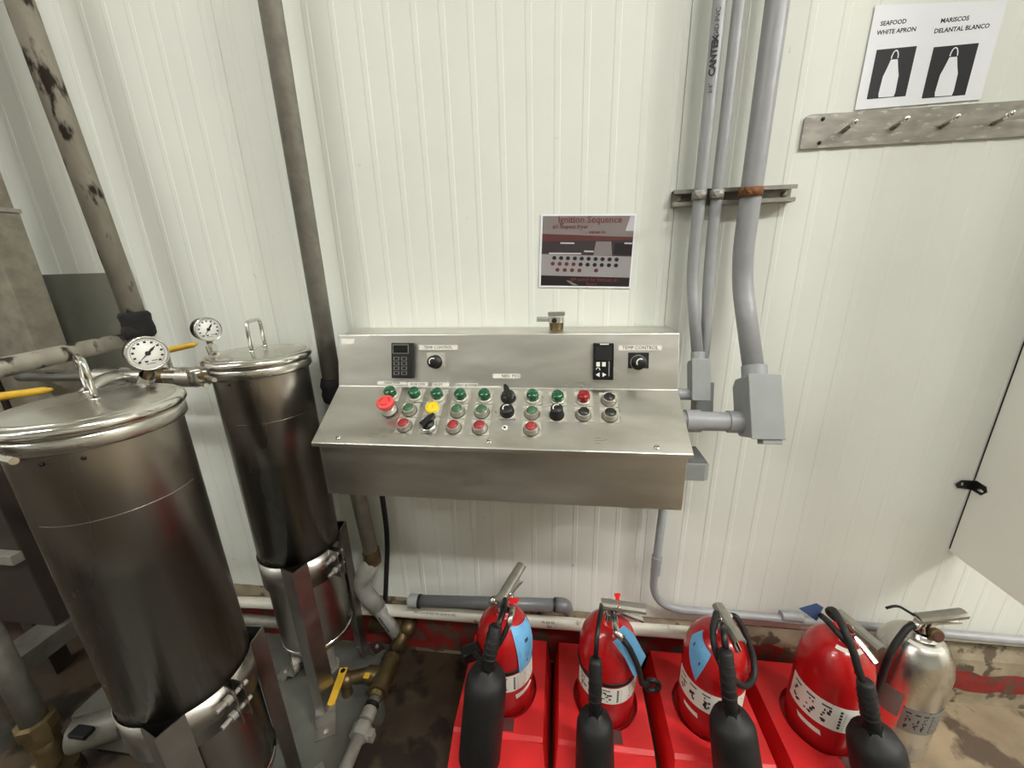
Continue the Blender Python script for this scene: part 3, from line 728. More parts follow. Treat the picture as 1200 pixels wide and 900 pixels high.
# ================================================================== PIPES AT LEFT
lp_t = P(15, -20, -0.11); lp_b = P(163, 385, -0.11)
lp = thing('steel_pipe', 'grimy upright steel pipe at left with a black taped lower end', 'pipe', lp_b)
dirv = (lp_t - lp_b)
mb = MB(); mb.tube([lp_b + dirv * 0.02, lp_b + dirv * 1.05 * (5.2 - lp_b.z) / (dirv.z * 1.05)], 0.031, 20); obj('tube', mb, 'galvanized_grimy', lp)
mb = MB(); mb.lathe([(0.033, -0.03), (0.041, -0.02), (0.043, 0.0), (0.040, 0.025), (0.043, 0.045), (0.036, 0.055), (0.032, 0.055)], frame(lp_b, dirv), 18); obj('tape_wrap', mb, 'rubber_grimy', lp)
mb = MB(); mb.sphere(lp_b + Vector((0.0, -0.012, -0.012)), 0.038); obj('elbow', mb, 'rubber_grimy', lp)
h0 = P(152, 400, -0.15); h0 = PZ(146, 399, lp_b.z - 0.035); h1 = PZ(0, 431, lp_b.z - 0.045); d = h1 - h0
hp = thing('steel_pipe', 'grimy horizontal steel pipe running from the taped elbow toward the left', 'pipe', h0)
mb = MB(); mb.tube([h0 - d * 0.06, h0 + d * 1.6], 0.0245, 18); obj('tube', mb, 'galvanized_grimy', hp)

mp0 = P(316, 0, -0.08); mp1 = P(389, 446, -0.08)
top = mp0 + (mp0 - mp1) * ((5.2 - mp0.z) / (mp0.z - mp1.z))
mp = thing('steel_pipe', 'upright grey steel pipe beside the console, passing behind its left end', 'pipe', (-0.72, -0.07, 0.35))
el_a = P(436, 652, -0.07); el_b = P(427, 690, -0.075); el_c = P(472, 753, -0.075)
mb = MB(); mb.tube([top, mp1], 0.0285, 20); obj('tube', mb, 'galvanized', mp)
mb = MB(); mb.lathe([(0.030, 0), (0.036, 0.008), (0.039, 0.03), (0.035, 0.045), (0.0395, 0.06), (0.033, 0.085), (0.030, 0.085)], frame(mp1 + (mp1 - mp0).normalized() * 0.075 * 1, mp0 - mp1), 16); obj('black_union', mb, 'rubber_grimy', mp)
mb = MB(); mb.tube([mp1, el_a], 0.0275, 20); obj('tube', mb, 'galvanized', mp)
mb = MB(); mb.cyl(el_a + (mp1 - el_a).normalized() * 0.03, el_a - (mp1 - el_a).normalized() * 0.028, 0.033, None, 8); obj('brass_nut', mb, 'brass_old', mp)
mb = MB(); mb.tube(fillet([el_a + Vector((0, 0, -0.015)), el_b + Vector((-0.012, 0, 0.03)), el_b + Vector((0.0, 0, -0.02)), el_b + (el_c - el_b) * 0.35], 0.06, 8), 0.033, 18); obj('elbow', mb, 'pvc_mid', mp)
mb = MB(); mb.tube([el_b + (el_c - el_b) * 0.30, el_c], 0.026, 18); obj('lower_tube', mb, 'pvc_mid', mp)
p = el_b + (el_c - el_b) * 0.55; dn_ = (el_c - el_b).normalized()
mb = MB()
for k in range(7):
    q = p + dn_ * (k - 3) * 0.011 + Vector((0.004, -0.0262, 0.0))
    mb.box((-0.003, -0.0006, -0.006 + 0.003 * (k % 2)), (0.003, 0.0004, 0.004), Matrix.Translation(q) @ Matrix.Rotation(0.5 * (k % 3), 4, 'Y'))
obj('print_marks', mb, 'ink', mp)

bc0 = P(447, 575, -0.04); bc1 = P(451, 705, -0.04)
blk = pipe('black_cable', 'thin black cable hanging from the console behind the grey pipe', [Vector((bc0.x, -0.04, ZB - 0.001)), (bc0.x, -0.04, 0.6), (bc1.x, -0.035, bc1.z)], 0.0095, 'black_matte', 0.1, 'cable')

# dark grey pipe and white pipe along the wall foot
d0 = P(462, 703, -0.075); d1 = P(655, 709, -0.075); d0.z = d1.z + 0.0
dpx = thing('plastic_pipe', 'dark grey plastic pipe with a rounded elbow end along the wall foot', 'pipe', d1)
dm0 = P(480, 704, -0.075)
mb = MB(); mb.tube([dm0, d1], 0.023, 20); obj('tube', mb, 'pvc_dark', dpx)
e = P(662, 711, -0.07)
mb = MB(); mb.tube(fillet([d1 - Vector((0.012, 0, 0)), Vector((d1.x + 0.022, -0.075, d1.z)), Vector((d1.x + 0.028, -0.066, d1.z - 0.028))], 0.03, 6), 0.0265, 20); obj('elbow', mb, 'pvc_dark', dpx)
mb = MB(); mb.cyl(d1 - Vector((0.018, 0, 0)), d1 - Vector((0.006, 0, 0)), 0.0262); obj('black_ring', mb, 'black', dpx)
a = P(492, 704.5, -0.075); mb = MB(); mb.cyl(a - Vector((0.005, 0, 0)), a + Vector((0.005, 0, 0)), 0.0262); obj('black_ring', mb, 'black', dpx)
mb = MB(); mb.cyl(dm0, a - Vector((0.005, 0, 0)), 0.0255); obj('coupling', mb, 'pvc_grey', dpx)
wpts = [P(20, 698, -0.052), P(300, 706, -0.052), P(470, 716, -0.052), P(640, 729, -0.052), P(826, 743, -0.052)]
za_, zb3 = wpts[1].z, wpts[4].z
w0 = wpts[0]; w1 = wpts[-1]
wpp = thing('plastic_pipe', 'long white plastic pipe with black print running low along the wall', 'pipe', w1)
mb = MB(); mb.tube([w0, wpts[1], wpts[2], wpts[3], w1], 0.0225, 18); obj('tube', mb, 'pvc_white', wpp)
mb = MB(); mb.tube(fillet([w0 + Vector((0.02, 0, 0)), w0 + Vector((-0.05, 0, 0)), w0 + Vector((-0.06, -0.10, -0.09))], 0.05, 6), 0.0265, 16); obj('elbow', mb, 'pvc_white', wpp)
for (xa, s) in ((505, 'PVC SCH 40 NSF-PW ASTM D1785'), (642, 'PR 200 PSI')):
    p = P(xa, 714 + (xa - 470) * 0.078 - 2, -0.10); i0 = wpts[2]; i1 = wpts[3]; dd = (i1 - i0).normalized()
    tt = (p.x - i0.x) / dd.x; q = i0 + dd * tt + Vector((0, -0.0165, 0.0162))
    text(s, 0.0115, frame(q, (0, -0.72, 0.70), dd), 'ink', wpp)
g0 = P(288, 726, -0.075); g1 = P(322, 729, -0.075)
gpp = thing('steel_pipe', 'short grimy grey pipe below the white pipe, seen between the tanks', 'pipe', g0)
mb = MB(); mb.tube([g0 + (g0 - g1) * 8, g1 + (g1 - g0) * 2], 0.022, 16); obj('tube', mb, 'galvanized', gpp)

# brass and steel run on the floor
XR = -0.655; ZR = 0.105
br_ = thing('brass_pipework', 'old brass tee and galvanized pipe run on the floor beside the skid', 'pipe', (XR, -0.2, 0.0))
mb = MB(); mb.tube([(XR, -0.04, ZR), (XR, -0.30, ZR)], 0.026, 18); obj('tube', mb, 'brass_old', br_)
el2 = Vector((-0.618, -0.055, 0.165))
mb = MB(); mb.tube(fillet([(XR - 0.13, -0.050, 0.165), (el2.x, -0.050, 0.165), (XR, -0.12, ZR + 0.01)], 0.05, 6), 0.027, 16); obj('elbow', mb, 'brass_old', br_)
mb = MB(); mb.sphere(el2, 0.036); obj('elbow', mb, 'brass_old', br_)
mb = MB(); mb.cyl((XR, -0.155, ZR), (XR, -0.275, ZR), 0.036); mb.cyl((XR - 0.068, -0.215, ZR), (XR, -0.215, ZR), 0.030); obj('tee', mb, 'brass_old', br_)
for y in (-0.155, -0.275): mb = MB(); mb.cyl((XR, y - .008, ZR), (XR, y + .008, ZR), 0.039); obj('tee_rim', mb, 'brass_old', br_)
mb = MB(); mb.cyl((el_c.x, el_c.y, el_c.z), (XR, -0.105, ZR + 0.02), 0.031, None, 8); obj('brass_nut', mb, 'brass_old', br_)
mb = MB(); mb.tube([(XR, -0.29, ZR), (XR, -0.90, ZR)], 0.021, 16); obj('tube', mb, 'galvanized', br_)
mb = MB(); mb.cyl((XR, -0.318, ZR), (XR, -0.332, ZR), 0.0255); obj('black_ring', mb, 'black', br_)
mb = MB(); mb.cyl((XR, -0.335, ZR), (XR, -0.372, ZR), 0.0245); obj('coupling', mb, 'galvanized', br_)
mb = MB(); mb.cyl((XR, -0.385, ZR), (XR, -0.425, ZR), 0.033, None, 6); obj('union_nut', mb, 'galvanized', br_)
mb = MB(); mb.box((XR + 0.02, -0.418, ZR - 0.03), (XR + 0.045, -0.392, ZR + 0.005), bev=0.003); obj('union_lug', mb, 'galvanized', br_)
for y in (-0.30, -0.72):
    mb = MB(); mb.box((XR - 0.02, y - 0.02, 0.0), (XR + 0.02, y + 0.02, ZR - 0.020)); obj('support_block', mb, 'skid_grey', br_)
# ball valve with yellow lever
va = PZ(402, 787, 0.145); vb = PZ(388, 826, 0.145)
bvv = thing('ball_valve', 'small ball valve with a yellow flat lever beside the brass tee', 'valve', (va.x, va.y, 0.03))
mb = MB(); mb.cyl((va.x + 0.01, va.y + 0.005, 0.105), (XR - 0.068, -0.215, ZR), 0.022); mb.sphere((va.x + 0.005, va.y, 0.105), 0.03); obj('body', mb, 'brass_old', bvv)
mb = MB(); mb.cyl((va.x, va.y, 0.11), (va.x, va.y, 0.150), 0.009); obj('stem', mb, 'chrome', bvv)
mb = MB(); mb.cyl((va.x, va.y, 0.0305), (va.x, va.y, 0.085), 0.02); obj('drain_stub', mb, 'brass_old', bvv)
dl = (vb - va).normalized(); pr_ = Vector((-dl.y, dl.x, 0)) * 0.014
mb = MB(); mb.prism([va - dl * 0.012 - pr_, vb - pr_ * .9, vb + dl * .006, vb + pr_ * .9, va - dl * 0.012 + pr_], (0, 0, 0.005)); obj('lever', mb, 'yellow_lever', bvv)
ya = PZ(431, 789, 0.13); mb = MB(); mb.box((ya.x - .01, ya.y - .018, 0.126), (ya.x + .01, ya.y + .02, 0.131)); obj('yellow_tag', mb, 'yellow_lever', bvv)

# ================================================================== SKID AND TANKS
sk = thing('skid_base', 'grey steel skid plate under the two tanks', 'base', (-0.98, -0.6, 0))
mb = MB(); mb.box((-1.32, -1.15, 0.004), (-0.712, -0.035, 0.03), bev=0.002); obj('plate', mb, 'skid_grey', sk)
mb = MB(); mb.box((-0.711, -1.15, 0.0), (-0.688, -0.035, 0.034), bev=0.002); obj('edge_angle', mb, 'black_matte', sk)
mb = MB(); mb.box((-1.345, -1.15, 0.0), (-1.321, -0.035, 0.034), bev=0.002); obj('edge_angle', mb, 'black_matte', sk)
LZ = 1.372
def tank(cx, cy, r, label, gz, bolt_ang, fr):
    t = thing('filter_tank', label, 'tank', (cx, cy, 0.03), 'steel filter tanks')
    T = Matrix.Translation((cx, cy, 0))
    SR = 0.127
    mb = MB(); mb.lathe([(SR - .004, 0.70), (SR, 0.69), (SR, 1.30), (SR, 1.345)], T, 64); mb.lathe([(SR, 0.69), (SR - 0.003, 0.684), (SR - 0.012, 0.684)], T, 64); obj('shell', mb, 'steel_tank', t)
    mb = MB(); mb.lathe([(SR - .0002, 1.183), (SR + 0.0006, 1.1845), (SR - .0002, 1.186)], T, 64, a0=math.radians(-95), a1=math.radians(20)); obj('weld_seam', mb, 'steel_tank', t)
    # lower body
    mb = MB(); mb.lathe([(SR - .006, 0.69), (SR - .006, 0.36), (SR - .006, 0.305), (SR - .020, 0.285), (SR - .06, 0.27), (0, 0.265)], T, 56); obj('lower_body', mb, 'steel_tank', t)
    mb = MB(); mb.lathe([(SR - .006, 0.325), (SR - .003, 0.322), (SR - .003, 0.316), (SR - .006, 0.313)], T, 56); obj('rolled_rim', mb, 'chrome', t)
    mb = MB(); mb.cyl((cx, cy, 0.10), (cx, cy, 0.27), 0.035); obj('drain_pipe', mb, 'galvanized', t)
    mb = MB(); mb.cyl((cx, cy, 0.0305), (cx, cy, 0.10), 0.045); obj('drain_flange', mb, 'galvanized', t)
    # collar, lid, clamp ring
    mb = MB(); mb.lathe([(SR, 1.318), (r - 0.006, 1.320), (r - 0.003, 1.324), (r - 0.003, 1.342), (r - 0.006, 1.346), (SR, 1.348)], T, 64); obj('neck_band', mb, 'steel', t)
    mb = MB(); mb.lathe([(r - 0.010, 1.347), (r - 0.001, 1.350), (r + 0.002, 1.356), (r, 1.364), (r - 0.006, 1.369), (r - 0.012, 1.370)], T, 72); obj('clamp_ring', mb, 'chrome', t)
    mb = MB(); mb.lathe([(0, LZ + 0.010), (0.03, LZ + 0.0098), (0.07, LZ + 0.0075), (0.10, LZ + 0.004), (r - 0.02, LZ + 0.0005), (r - 0.012, LZ - 0.0015), (r - 0.012, LZ - 0.012)], T, 72)
    ld = obj('lid', mb, 'steel_lid', t)
    # lid handle: U of bent rod
    ha = math.radians(fr['handle']); hx = Vector((math.cos(ha), math.sin(ha), 0)) * 0.042; hc = Vector((cx, cy, LZ + 0.008)) + Vector(fr.get('hoff', (0, 0, 0)))
    hz = Vector((0, 0, fr.get('hh', 0.085)))
    mb = MB(); mb.tube(fillet([hc - hx, hc - hx + hz, hc + hx + hz, hc + hx], 0.02, 6), 0.0052, 12); obj('handle', mb, 'chrome', ld)
    for s in (-1, 1):
        mb = MB(); mb.lathe([(0.0085, -0.004), (0.0085, 0.002), (0.0055, 0.004)], Matrix.Translation(hc + hx * s), 14); obj('handle_foot', mb, 'chrome', ld)
    # clamp bolt
    ba = math.radians(bolt_ang); bd = Vector((math.cos(ba), math.sin(ba), 0)); bt = Vector((-bd.y, bd.x, 0))
    bc = Vector((cx, cy, 1.337)) + bd * (r + 0.012)
    mb = MB(); mb.box((-0.016, -0.016, -0.016), (0.016, 0.014, 0.012), frame(bc - bt * 0.035, (0, 0, 1), bt), bev=0.003); b = obj('clamp_bolt', mb, 'steel', t)
    mb = MB(); mb.box((-0.014, -0.016, -0.015), (0.014, 0.014, 0.012), frame(bc + bt * 0.004, (0, 0, 1), bt), bev=0.003); obj('clamp_lug', mb, 'steel', b)
    mb = MB(); mb.cyl(bc - bt * 0.07, bc + bt * 0.10, 0.0058); obj('bolt_rod', mb, 'chrome', b)
    mb = MB(); mb.cyl(bc + bt * 0.018, bc + bt * 0.034, 0.012, None, 6); obj('bolt_nut', mb, 'brass_old', b)
    mb = MB(); mb.cyl(bc - bt * 0.02 - Vector((0, 0, .028)), bc + bt * 0.03 - Vector((0, 0, .026)), 0.006); obj('bolt_arm', mb, 'steel', b)
    for da in (28, 52):
        aa = math.radians(bolt_ang + da); q = Vector((cx + math.cos(aa) * (SR + .0005), cy + math.sin(aa) * (SR + .0005), 1.305)); n = Vector((math.cos(aa), math.sin(aa), 0))
        mb = MB(); mb.lathe([(0, 0.0005), (0.004, 0.0005), (0.003, 0.0018), (0, 0.002)], frame(q, n), 12); obj('rivet', mb, 'black', t)
    # clamp band with V-shaped legs
    zt, zb = 0.690, 0.585
    BR = SR + 0.002
    for (a0, a1) in ((-46, -14), (-6, 33), (67, 160), (194, 280)):
        mb = MB(); pr = [(BR, zb), (BR + .0022, zb), (BR + .0022, zt), (BR, zt), (BR, zb)]
        mb.lathe(pr, T, 14, a0=math.radians(a0), a1=math.radians(a1)); obj('clamp_band', mb, 'steel_leg', t)
    for la in (-63, 50, 177):
        l = math.radians(la); ap = Vector((cx + math.cos(l) * 0.160, cy + math.sin(l) * 0.160, 0))
        base = [Vector((cx + math.cos(l + s * math.radians(17)) * (BR + .001), cy + math.sin(l + s * math.radians(17)) * (BR + .001), 0)) for s in (-1, 1)]
        leg = None
        for s_, q in enumerate(base):
            dd = (ap - q).normalized(); nn = Vector((-dd.y, dd.x, 0)) * 0.0016
            mb = MB()
            prf = [q - nn, ap - nn, ap + nn, q + nn]
            lo, hi = 0.062, zt
            vs = [(p.x, p.y, lo) for p in prf] + [(p.x, p.y, hi) for p in prf]
            # taper the inner edge at the bottom
            mb.add(vs, [(0, 1, 2, 3), (4, 5, 6, 7), (0, 1, 5, 4), (1, 2, 6, 5), (2, 3, 7, 6), (3, 0, 4, 7)])
            o = obj('leg' if leg is None else 'leg_flange', mb, 'steel_leg', t if leg is None else leg)
            if leg is None: leg = o
        # foot
        rad = Vector((math.cos(l), math.sin(l), 0)); tg = Vector((-rad.y, rad.x, 0))
        M = Matrix((rad, tg, Vector((0, 0, 1)))).transposed().to_4x4(); M.translation = Vector((cx, cy, 0)) + rad * 0.160
        mb = MB()
        mb.prism([M @ Vector(q) for q in ((-0.035, -0.034, 0.0605), (-0.002, -0.034, 0.0605), (0.015, -0.034, 0.030), (0.060, -0.034, 0.030), (0.060, -0.034, 0.0345), (0.017, -0.034, 0.0345), (0.001, -0.034, 0.0645), (-0.035, -0.034, 0.0645))], tg * 0.068)
        fo = obj('foot', mb, 'steel_leg', leg)
        mb = MB(); mb.lathe([(0, 0.0348), (0.011, 0.0348), (0.011, 0.036), (0.007, 0.036), (0.007, 0.043), (0, 0.044)], Matrix.Translation(M @ Vector((0.038, 0, 0))), 6); obj('foot_bolt', mb, 'galvanized', leg)
    # clamp tabs with two bolts
    for a_, s in ((-13.5, -1), (-6.5, 1)):
        aa = math.radians(a_); n = Vector((math.cos(aa), math.sin(aa), 0)); tt = Vector((-n.y, n.x, 0))
        M = Matrix((n, tt, Vector((0, 0, 1)))).transposed().to_4x4(); M.translation = Vector((cx, cy, 0)) + n * (BR + .001)
        mb = MB(); mb.box((0, -0.0012, zb), (0.036, 0.0012, zt), M); obj('clamp_tab', mb, 'steel_leg', t)
    aa = math.radians(-10); n = Vector((math.cos(aa), math.sin(aa), 0)); tt = Vector((-n.y, n.x, 0))
    for z in (zb + 0.03, zt - 0.025):
        c = Vector((cx, cy, z)) + n * (BR + 0.020)
        mb = MB(); mb.cyl(c - tt * 0.045, c + tt * 0.028, 0.0055); b = obj('tab_bolt', mb, 'galvanized', t)
        mb = MB(); mb.cyl(c - tt * 0.024, c - tt * 0.012, 0.0115, None, 6); obj('bolt_head', mb, 'galvanized', b)
    # pressure gauge
    g = Vector(fr['gauge']); base = Vector(fr['stem']); gn = Vector(fr['gn']).normalized(); gr = fr['gr']
    M = frame(g, gn, gn.cross(Vector((0, 0, 1))) * -1)
    mb = MB(); mb.lathe([(0, -0.036), (gr * .86, -0.036), (gr * .92, -0.030), (gr * .92, -0.004), (gr, -0.002)], M, 36); go = obj('pressure_gauge', mb, 'black_gloss', t)
    mb = MB(); mb.lathe([(gr * .92, -0.008), (gr, -0.006), (gr, 0.003), (gr * .97, 0.005), (gr * .90, 0.004), (gr * .90, 0.0)], M, 36); obj('bezel', mb, 'chrome', go)
    mb = MB(); mb.lathe([(0, 0.0005), (gr * .91, 0.0005), (gr * .91, -0.001)], M, 36); obj('dial', mb, 'gauge_face', go)
    mb = MB()
    for i in range(11):
        a_ = math.radians(225 - i * 27); c = Vector((math.cos(a_), math.sin(a_), 0)) * gr * .66
        mb.box((c.x - .0022, c.y - .0020, 0.0008), (c.x + .0022, c.y + .0020, 0.0012), M)
    for i in range(30):
        a_ = math.radians(225 - i * 9.3); c0 = Vector((math.cos(a_), math.sin(a_), 0)); q = Vector((-c0.y, c0.x, 0)) * gr * .045
        mb.prism([M @ (c0 * gr * .76 + q + Vector((0, 0, .0008))), M @ (c0 * gr * .785 + q + Vector((0, 0, .0008))), M @ (c0 * gr * .785 - q + Vector((0, 0, .0008))), M @ (c0 * gr * .76 - q + Vector((0, 0, .0008)))], gn * .0002)
    mb.box((-gr * .24, -gr * .52, .0008), (-gr * .08, -gr * .42, .0011), M); mb.box((gr * .08, -gr * .47, .0008), (gr * .36, -gr * .43, .0011), M); mb.box((-gr * .2, -gr * .62, .0008), (gr * .22, -gr * .59, .0011), M)
    obj('dial_marks', mb, 'ink', go)
    na = math.radians(fr['needle']); nd = Vector((math.cos(na), math.sin(na), 0)); nq = Vector((-nd.y, nd.x, 0))
    mb = MB(); z3 = Vector((0, 0, .0016))
    mb.prism([M @ (nd * gr * .74 + z3), M @ (nq * gr * .035 + z3), M @ (-nd * gr * .30 + nq * gr * .07 + z3), M @ (-nd * gr * .58 + z3), M @ (-nd * gr * .30 - nq * gr * .07 + z3), M @ (-nq * gr * .035 + z3)], gn * .0006)
    mb.lathe([(0, .0028), (gr * .13, .0026), (gr * .13, .0012)], M, 16); obj('needle', mb, 'ink', go)
    st_ = g - Vector((0, 0, gr * .96)) - gn * 0.014
    mb = MB(); mb.cyl(base, st_, 0.0085, None, 6); obj('gauge_stem', mb, 'brass_old', go)
    mb = MB(); mb.cyl(base, base + (st_ - base) * 0.55, 0.0145); obj('stem_socket', mb, 'chrome', go)
    return t
tb = tank(-0.903, -0.200, 0.142, 'stainless steel filter tank nearer the wall, beside the console', 0, -118,
     dict(handle=-75, hoff=(0.0, 0.005, 0), gauge=P(244, 386, -0.222), stem=PZ(252, 416, LZ + 0.001), gn=(0.93, -0.37, 0.02), gr=0.036, needle=232))
tf = tank(-0.889, -0.650, 0.139, 'large stainless steel filter tank in the foreground at left', 0, -100,
     dict(handle=-30, hoff=(-0.01, 0.012, 0), hh=0.075, gauge=P(173, 414, -0.545), stem=PZ(170, 448, LZ + 0.001), gn=(0.90, -0.44, 0.02), gr=0.036, needle=222))

# inlet manifold of the back tank (runs left)
im = thing('inlet_pipe', 'polished steel inlet pipe with unions joining the back tank at its left', 'pipe', (-1.2, -0.225, 1.27))
YI, ZI = -0.225, 1.298
mb = MB(); mb.tube([(-1.75, YI, ZI), (-1.024, YI, ZI)], 0.020, 18); obj('tube', mb, 'steel', im)
for (xa, xb, r, n) in ((-1.20, -1.155, 0.0285, 20), (-1.15, -1.105, 0.032, 20), (-1.105, -1.075, 0.027, 20), (-1.27, -1.235, 0.028, 6), (-1.45, -1.36, 0.028, 20)):
    mb = MB(); mb.cyl((xa, YI, ZI), (xb, YI, ZI), r, None, n); obj('union', mb, 'steel', im)
mb = MB(); mb.tube(fillet([(-1.36, YI, ZI), (-1.36, YI - 0.07, ZI), (-1.36, YI - 0.11, ZI - 0.03)], 0.05, 6), 0.024, 14); obj('branch', mb, 'steel', im)
def lever_valve(label, pa, pb, z_pipe, y):
    t = thing('lever_valve', label, 'valve', pa)
    d = (pb - pa).normalized(); q = Vector((-d.y, d.x, 0)) * 0.010
    mb = MB(); mb.tube([pa, pa + (pb - pa) * .08, pa + (pb - pa) * .85, pb], [0.008, 0.0095, 0.008, 0.003], 10); obj('lever', mb, 'yellow_lever', t)
    mb = MB(); mb.cyl(pa, (pa.x, pa.y, z_pipe + 0.018), 0.007); obj('stem', mb, 'steel', t)
    mb = MB(); mb.cyl((pa.x - 0.03, y, z_pipe), (pa.x + 0.03, y, z_pipe), 0.0295, None, 8); obj('body', mb, 'brass_old', t)
    return t
lever_valve('yellow handled valve on the inlet pipe behind the left gauge', P(194, 411, -0.225), P(231, 403, -0.245), ZI, YI)
im2 = thing('inlet_pipe', 'steel inlet pipe of the foreground tank, leaving the left edge', 'pipe', (-1.2, -0.58, 1.27))
mb = MB(); mb.tube([(-1.75, -0.58, 1.27), (-1.0, -0.58, 1.27)], 0.020, 16); obj('tube', mb, 'steel', im2)
lever_valve('yellow handled valve behind the lid of the foreground tank', P(-8, 466, -0.58), P(62, 456, -0.52), 1.27, -0.58)

# ================================================================== LOWER LEFT CLUTTER
vp0 = Vector((-1.62, -0.58, 0.24))
vp = thing('steel_pipe', 'upright galvanized pipe low at the left edge with a brass union', 'pipe', (vp0.x, vp0.y, 0))
mb = MB(); mb.tube([(vp0.x, vp0.y, 0.27), (vp0.x - 0.02, vp0.y + 0.01, 0.62), (vp0.x - 0.12, vp0.y + 0.02, 0.70)], 0.030, 16); obj('tube', mb, 'galvanized_dark', vp)
mb = MB(); mb.lathe([(0.033, 0.285), (0.046, 0.28), (0.048, 0.245), (0.042, 0.24), (0.042, 0.20), (0.037, 0.195)], Matrix.Translation((vp0.x, vp0.y, 0)), 8, smooth=False); obj('union_nut', mb, 'brass_old', vp)
mb = MB(); mb.tube(fillet([(vp0.x, vp0.y, 0.22), (vp0.x, vp0.y, 0.09), (vp0.x - 0.10, vp0.y - 0.16, 0.09)], 0.06, 6), 0.034, 14); obj('elbow', mb, 'brass_old', vp)
mb = MB(); mb.cyl((vp0.x, vp0.y, 0.0), (vp0.x, vp0.y, 0.07), 0.05); obj('foot', mb, 'brass_old', vp)
pu = thing('pump', 'small grey pump on the floor behind the foreground tank', 'pump', (-1.50, -0.46, 0))
mb = MB(); mb.box((-1.62, -0.52, 0.04), (-1.42, -0.40, 0.20), bev=0.02); obj('body', mb, 'skid_grey', pu)
mb = MB(); mb.cyl((-1.56, -0.55, 0.17), (-1.44, -0.49, 0.17), 0.05); obj('motor', mb, 'galvanized_dark', pu)
mb = MB(); mb.box((-1.60, -0.50, 0.0), (-1.44, -0.42, 0.042)); obj('foot', mb, 'black_matte', pu)
mb = MB(); mb.box((-1.53, -0.578, 0.205), (-1.47, -0.545, 0.222), Matrix.Identity(4), bev=0.003); obj('slot_cover', mb, 'black', pu)
fb = thing('cross_bar', 'flat galvanized bar at floor level behind the upright pipe at left', 'bar', (-1.97, -0.3, 0.2))
mb = MB(); mb.box((-2.03, -0.60, 0.225), (-1.912, -0.08, 0.299), bev=0.002); obj('bar', mb, 'galvanized_dark', fb)
mb = MB(); mb.box((-1.99, -0.12, 0.0), (-1.94, -0.07, 0.224)); obj('bracket', mb, 'galvanized_dark', fb)
mb = MB(); mb.box((-1.99, -0.55, 0.0), (-1.94, -0.50, 0.224)); obj('bracket', mb, 'galvanized_dark', fb)
ho = thing('hose', 'black rubber hose lying on the floor by the pump', 'hose', (-1.4, -0.55, 0))
mb = MB(); mb.tube(fillet([(-1.45, -0.60, 0.022), (-1.38, -0.72, 0.022), (-1.50, -0.95, 0.022), (-1.9, -1.05, 0.022)], 0.12, 8), 0.02, 12); obj('tube', mb, 'rubber_grimy', ho)

# ================================================================== EXTINGUISHER STANDS
STZ = 0.15
def stand(xl, xr, yb, yf, label, ecx, ecy, rot_=0.0):
    t = thing('extinguisher_stand', label, 'stand', ((xl + xr) / 2, (yb + yf) / 2, 0), 'red extinguisher stands')
    W2 = (xr - xl) / 2; cx = (xl + xr) / 2
    k = 0.025
    # top plate with a round well and a front slot
    n = 40; wr = 0.109
    mb = MB(); ring = []; outer = []
    for i in range(n):
        a = 2 * math.pi * i / n; c, s = math.cos(a), math.sin(a)
        ring.append(Vector((ecx + wr * c, ecy + wr * s, STZ)))
        # project to the rectangle
        tx = (xr - ecx) / c if c > 1e-9 else ((xl - ecx) / c if c < -1e-9 else 1e9)
        ty = (yb - ecy) / s if s > 1e-9 else ((yf - ecy) / s if s < -1e-9 else 1e9)
        q = min(tx, ty); outer.append(Vector((ecx + q * c, ecy + q * s, STZ)))
    fs = [(i, (i + 1) % n, n + (i + 1) % n, n + i) for i in range(n)]
    mb.add(ring + outer, fs)
    # corners
    for (X, Y) in ((xr, yb), (xl, yb), (xl, yf), (xr, yf)):
        a = math.atan2(Y - ecy, X - ecx) % (2 * math.pi); i = int(a / (2 * math.pi) * n); mb.add([outer[i], Vector((X, Y, STZ)), outer[(i + 1) % n]], [(0, 1, 2)])
    # well
    low = [Vector((p.x, p.y, 0.112)) for p in ring]
    mb.add(ring + low, [(i, (i + 1) % n, n + (i + 1) % n, n + i) for i in range(n)]); mb.add(low, [tuple(range(n))])
    obj('well_top', mb, 'red_plastic', t)
    # skirts
    mb = MB()
    g = 0.021
    A, B, C, D = Vector((xl, yb, STZ)), Vector((xr, yb, STZ)), Vector((xr, yf, STZ)), Vector((xl, yf, STZ))
    C1, D1 = Vector((xr, yf - 0.012, STZ - 0.006)), Vector((xl, yf - 0.012, STZ - 0.006))
    C2, D2 = Vector((xr + g * .8, yf - 0.085, 0.012)), Vector((xl - g * .8, yf - 0.085, 0.012))
    a2, b2 = Vector((xl - g, yb + 0.012, 0.0)), Vector((xr + g, yb + 0.012, 0.0))
    C3, D3 = Vector((C2.x, C2.y - .005, 0)), Vector((D2.x, D2.y - .005, 0))
    mb.add([A, B, a2, b2], [(0, 1, 3, 2)])
    mb.add([D, C, C1, D1, C2, D2, C3, D3], [(0, 1, 2, 3), (3, 2, 4, 5), (5, 4, 6, 7)])
    mb.add([B, C, C1, C2, C3, b2], [(0, 1, 2, 3, 4, 5)]); mb.add([A, D, D1, D2, D3, a2], [(0, 1, 2, 3, 4, 5)])
    obj('skirt', mb, 'red_plastic', t)
    mb = MB(); mb.tube([D1 + Vector((0, -.002, -.001)), C1 + Vector((0, -.002, -.001))], 0.0013, 8); obj('front_ridge', mb, 'red_plastic', t)
    mb = MB(); mb.box((ecx - 0.022 + .02, yf + 0.004, STZ - 0.02), (ecx + 0.022 + .02, ecy - wr + 0.006, STZ + 0.0006)); obj('front_slot', mb, 'print_maroon', t, 'slot with its recess shade put into a dark colour')  # flush block, shade of the slot put into its darker colour
    return t

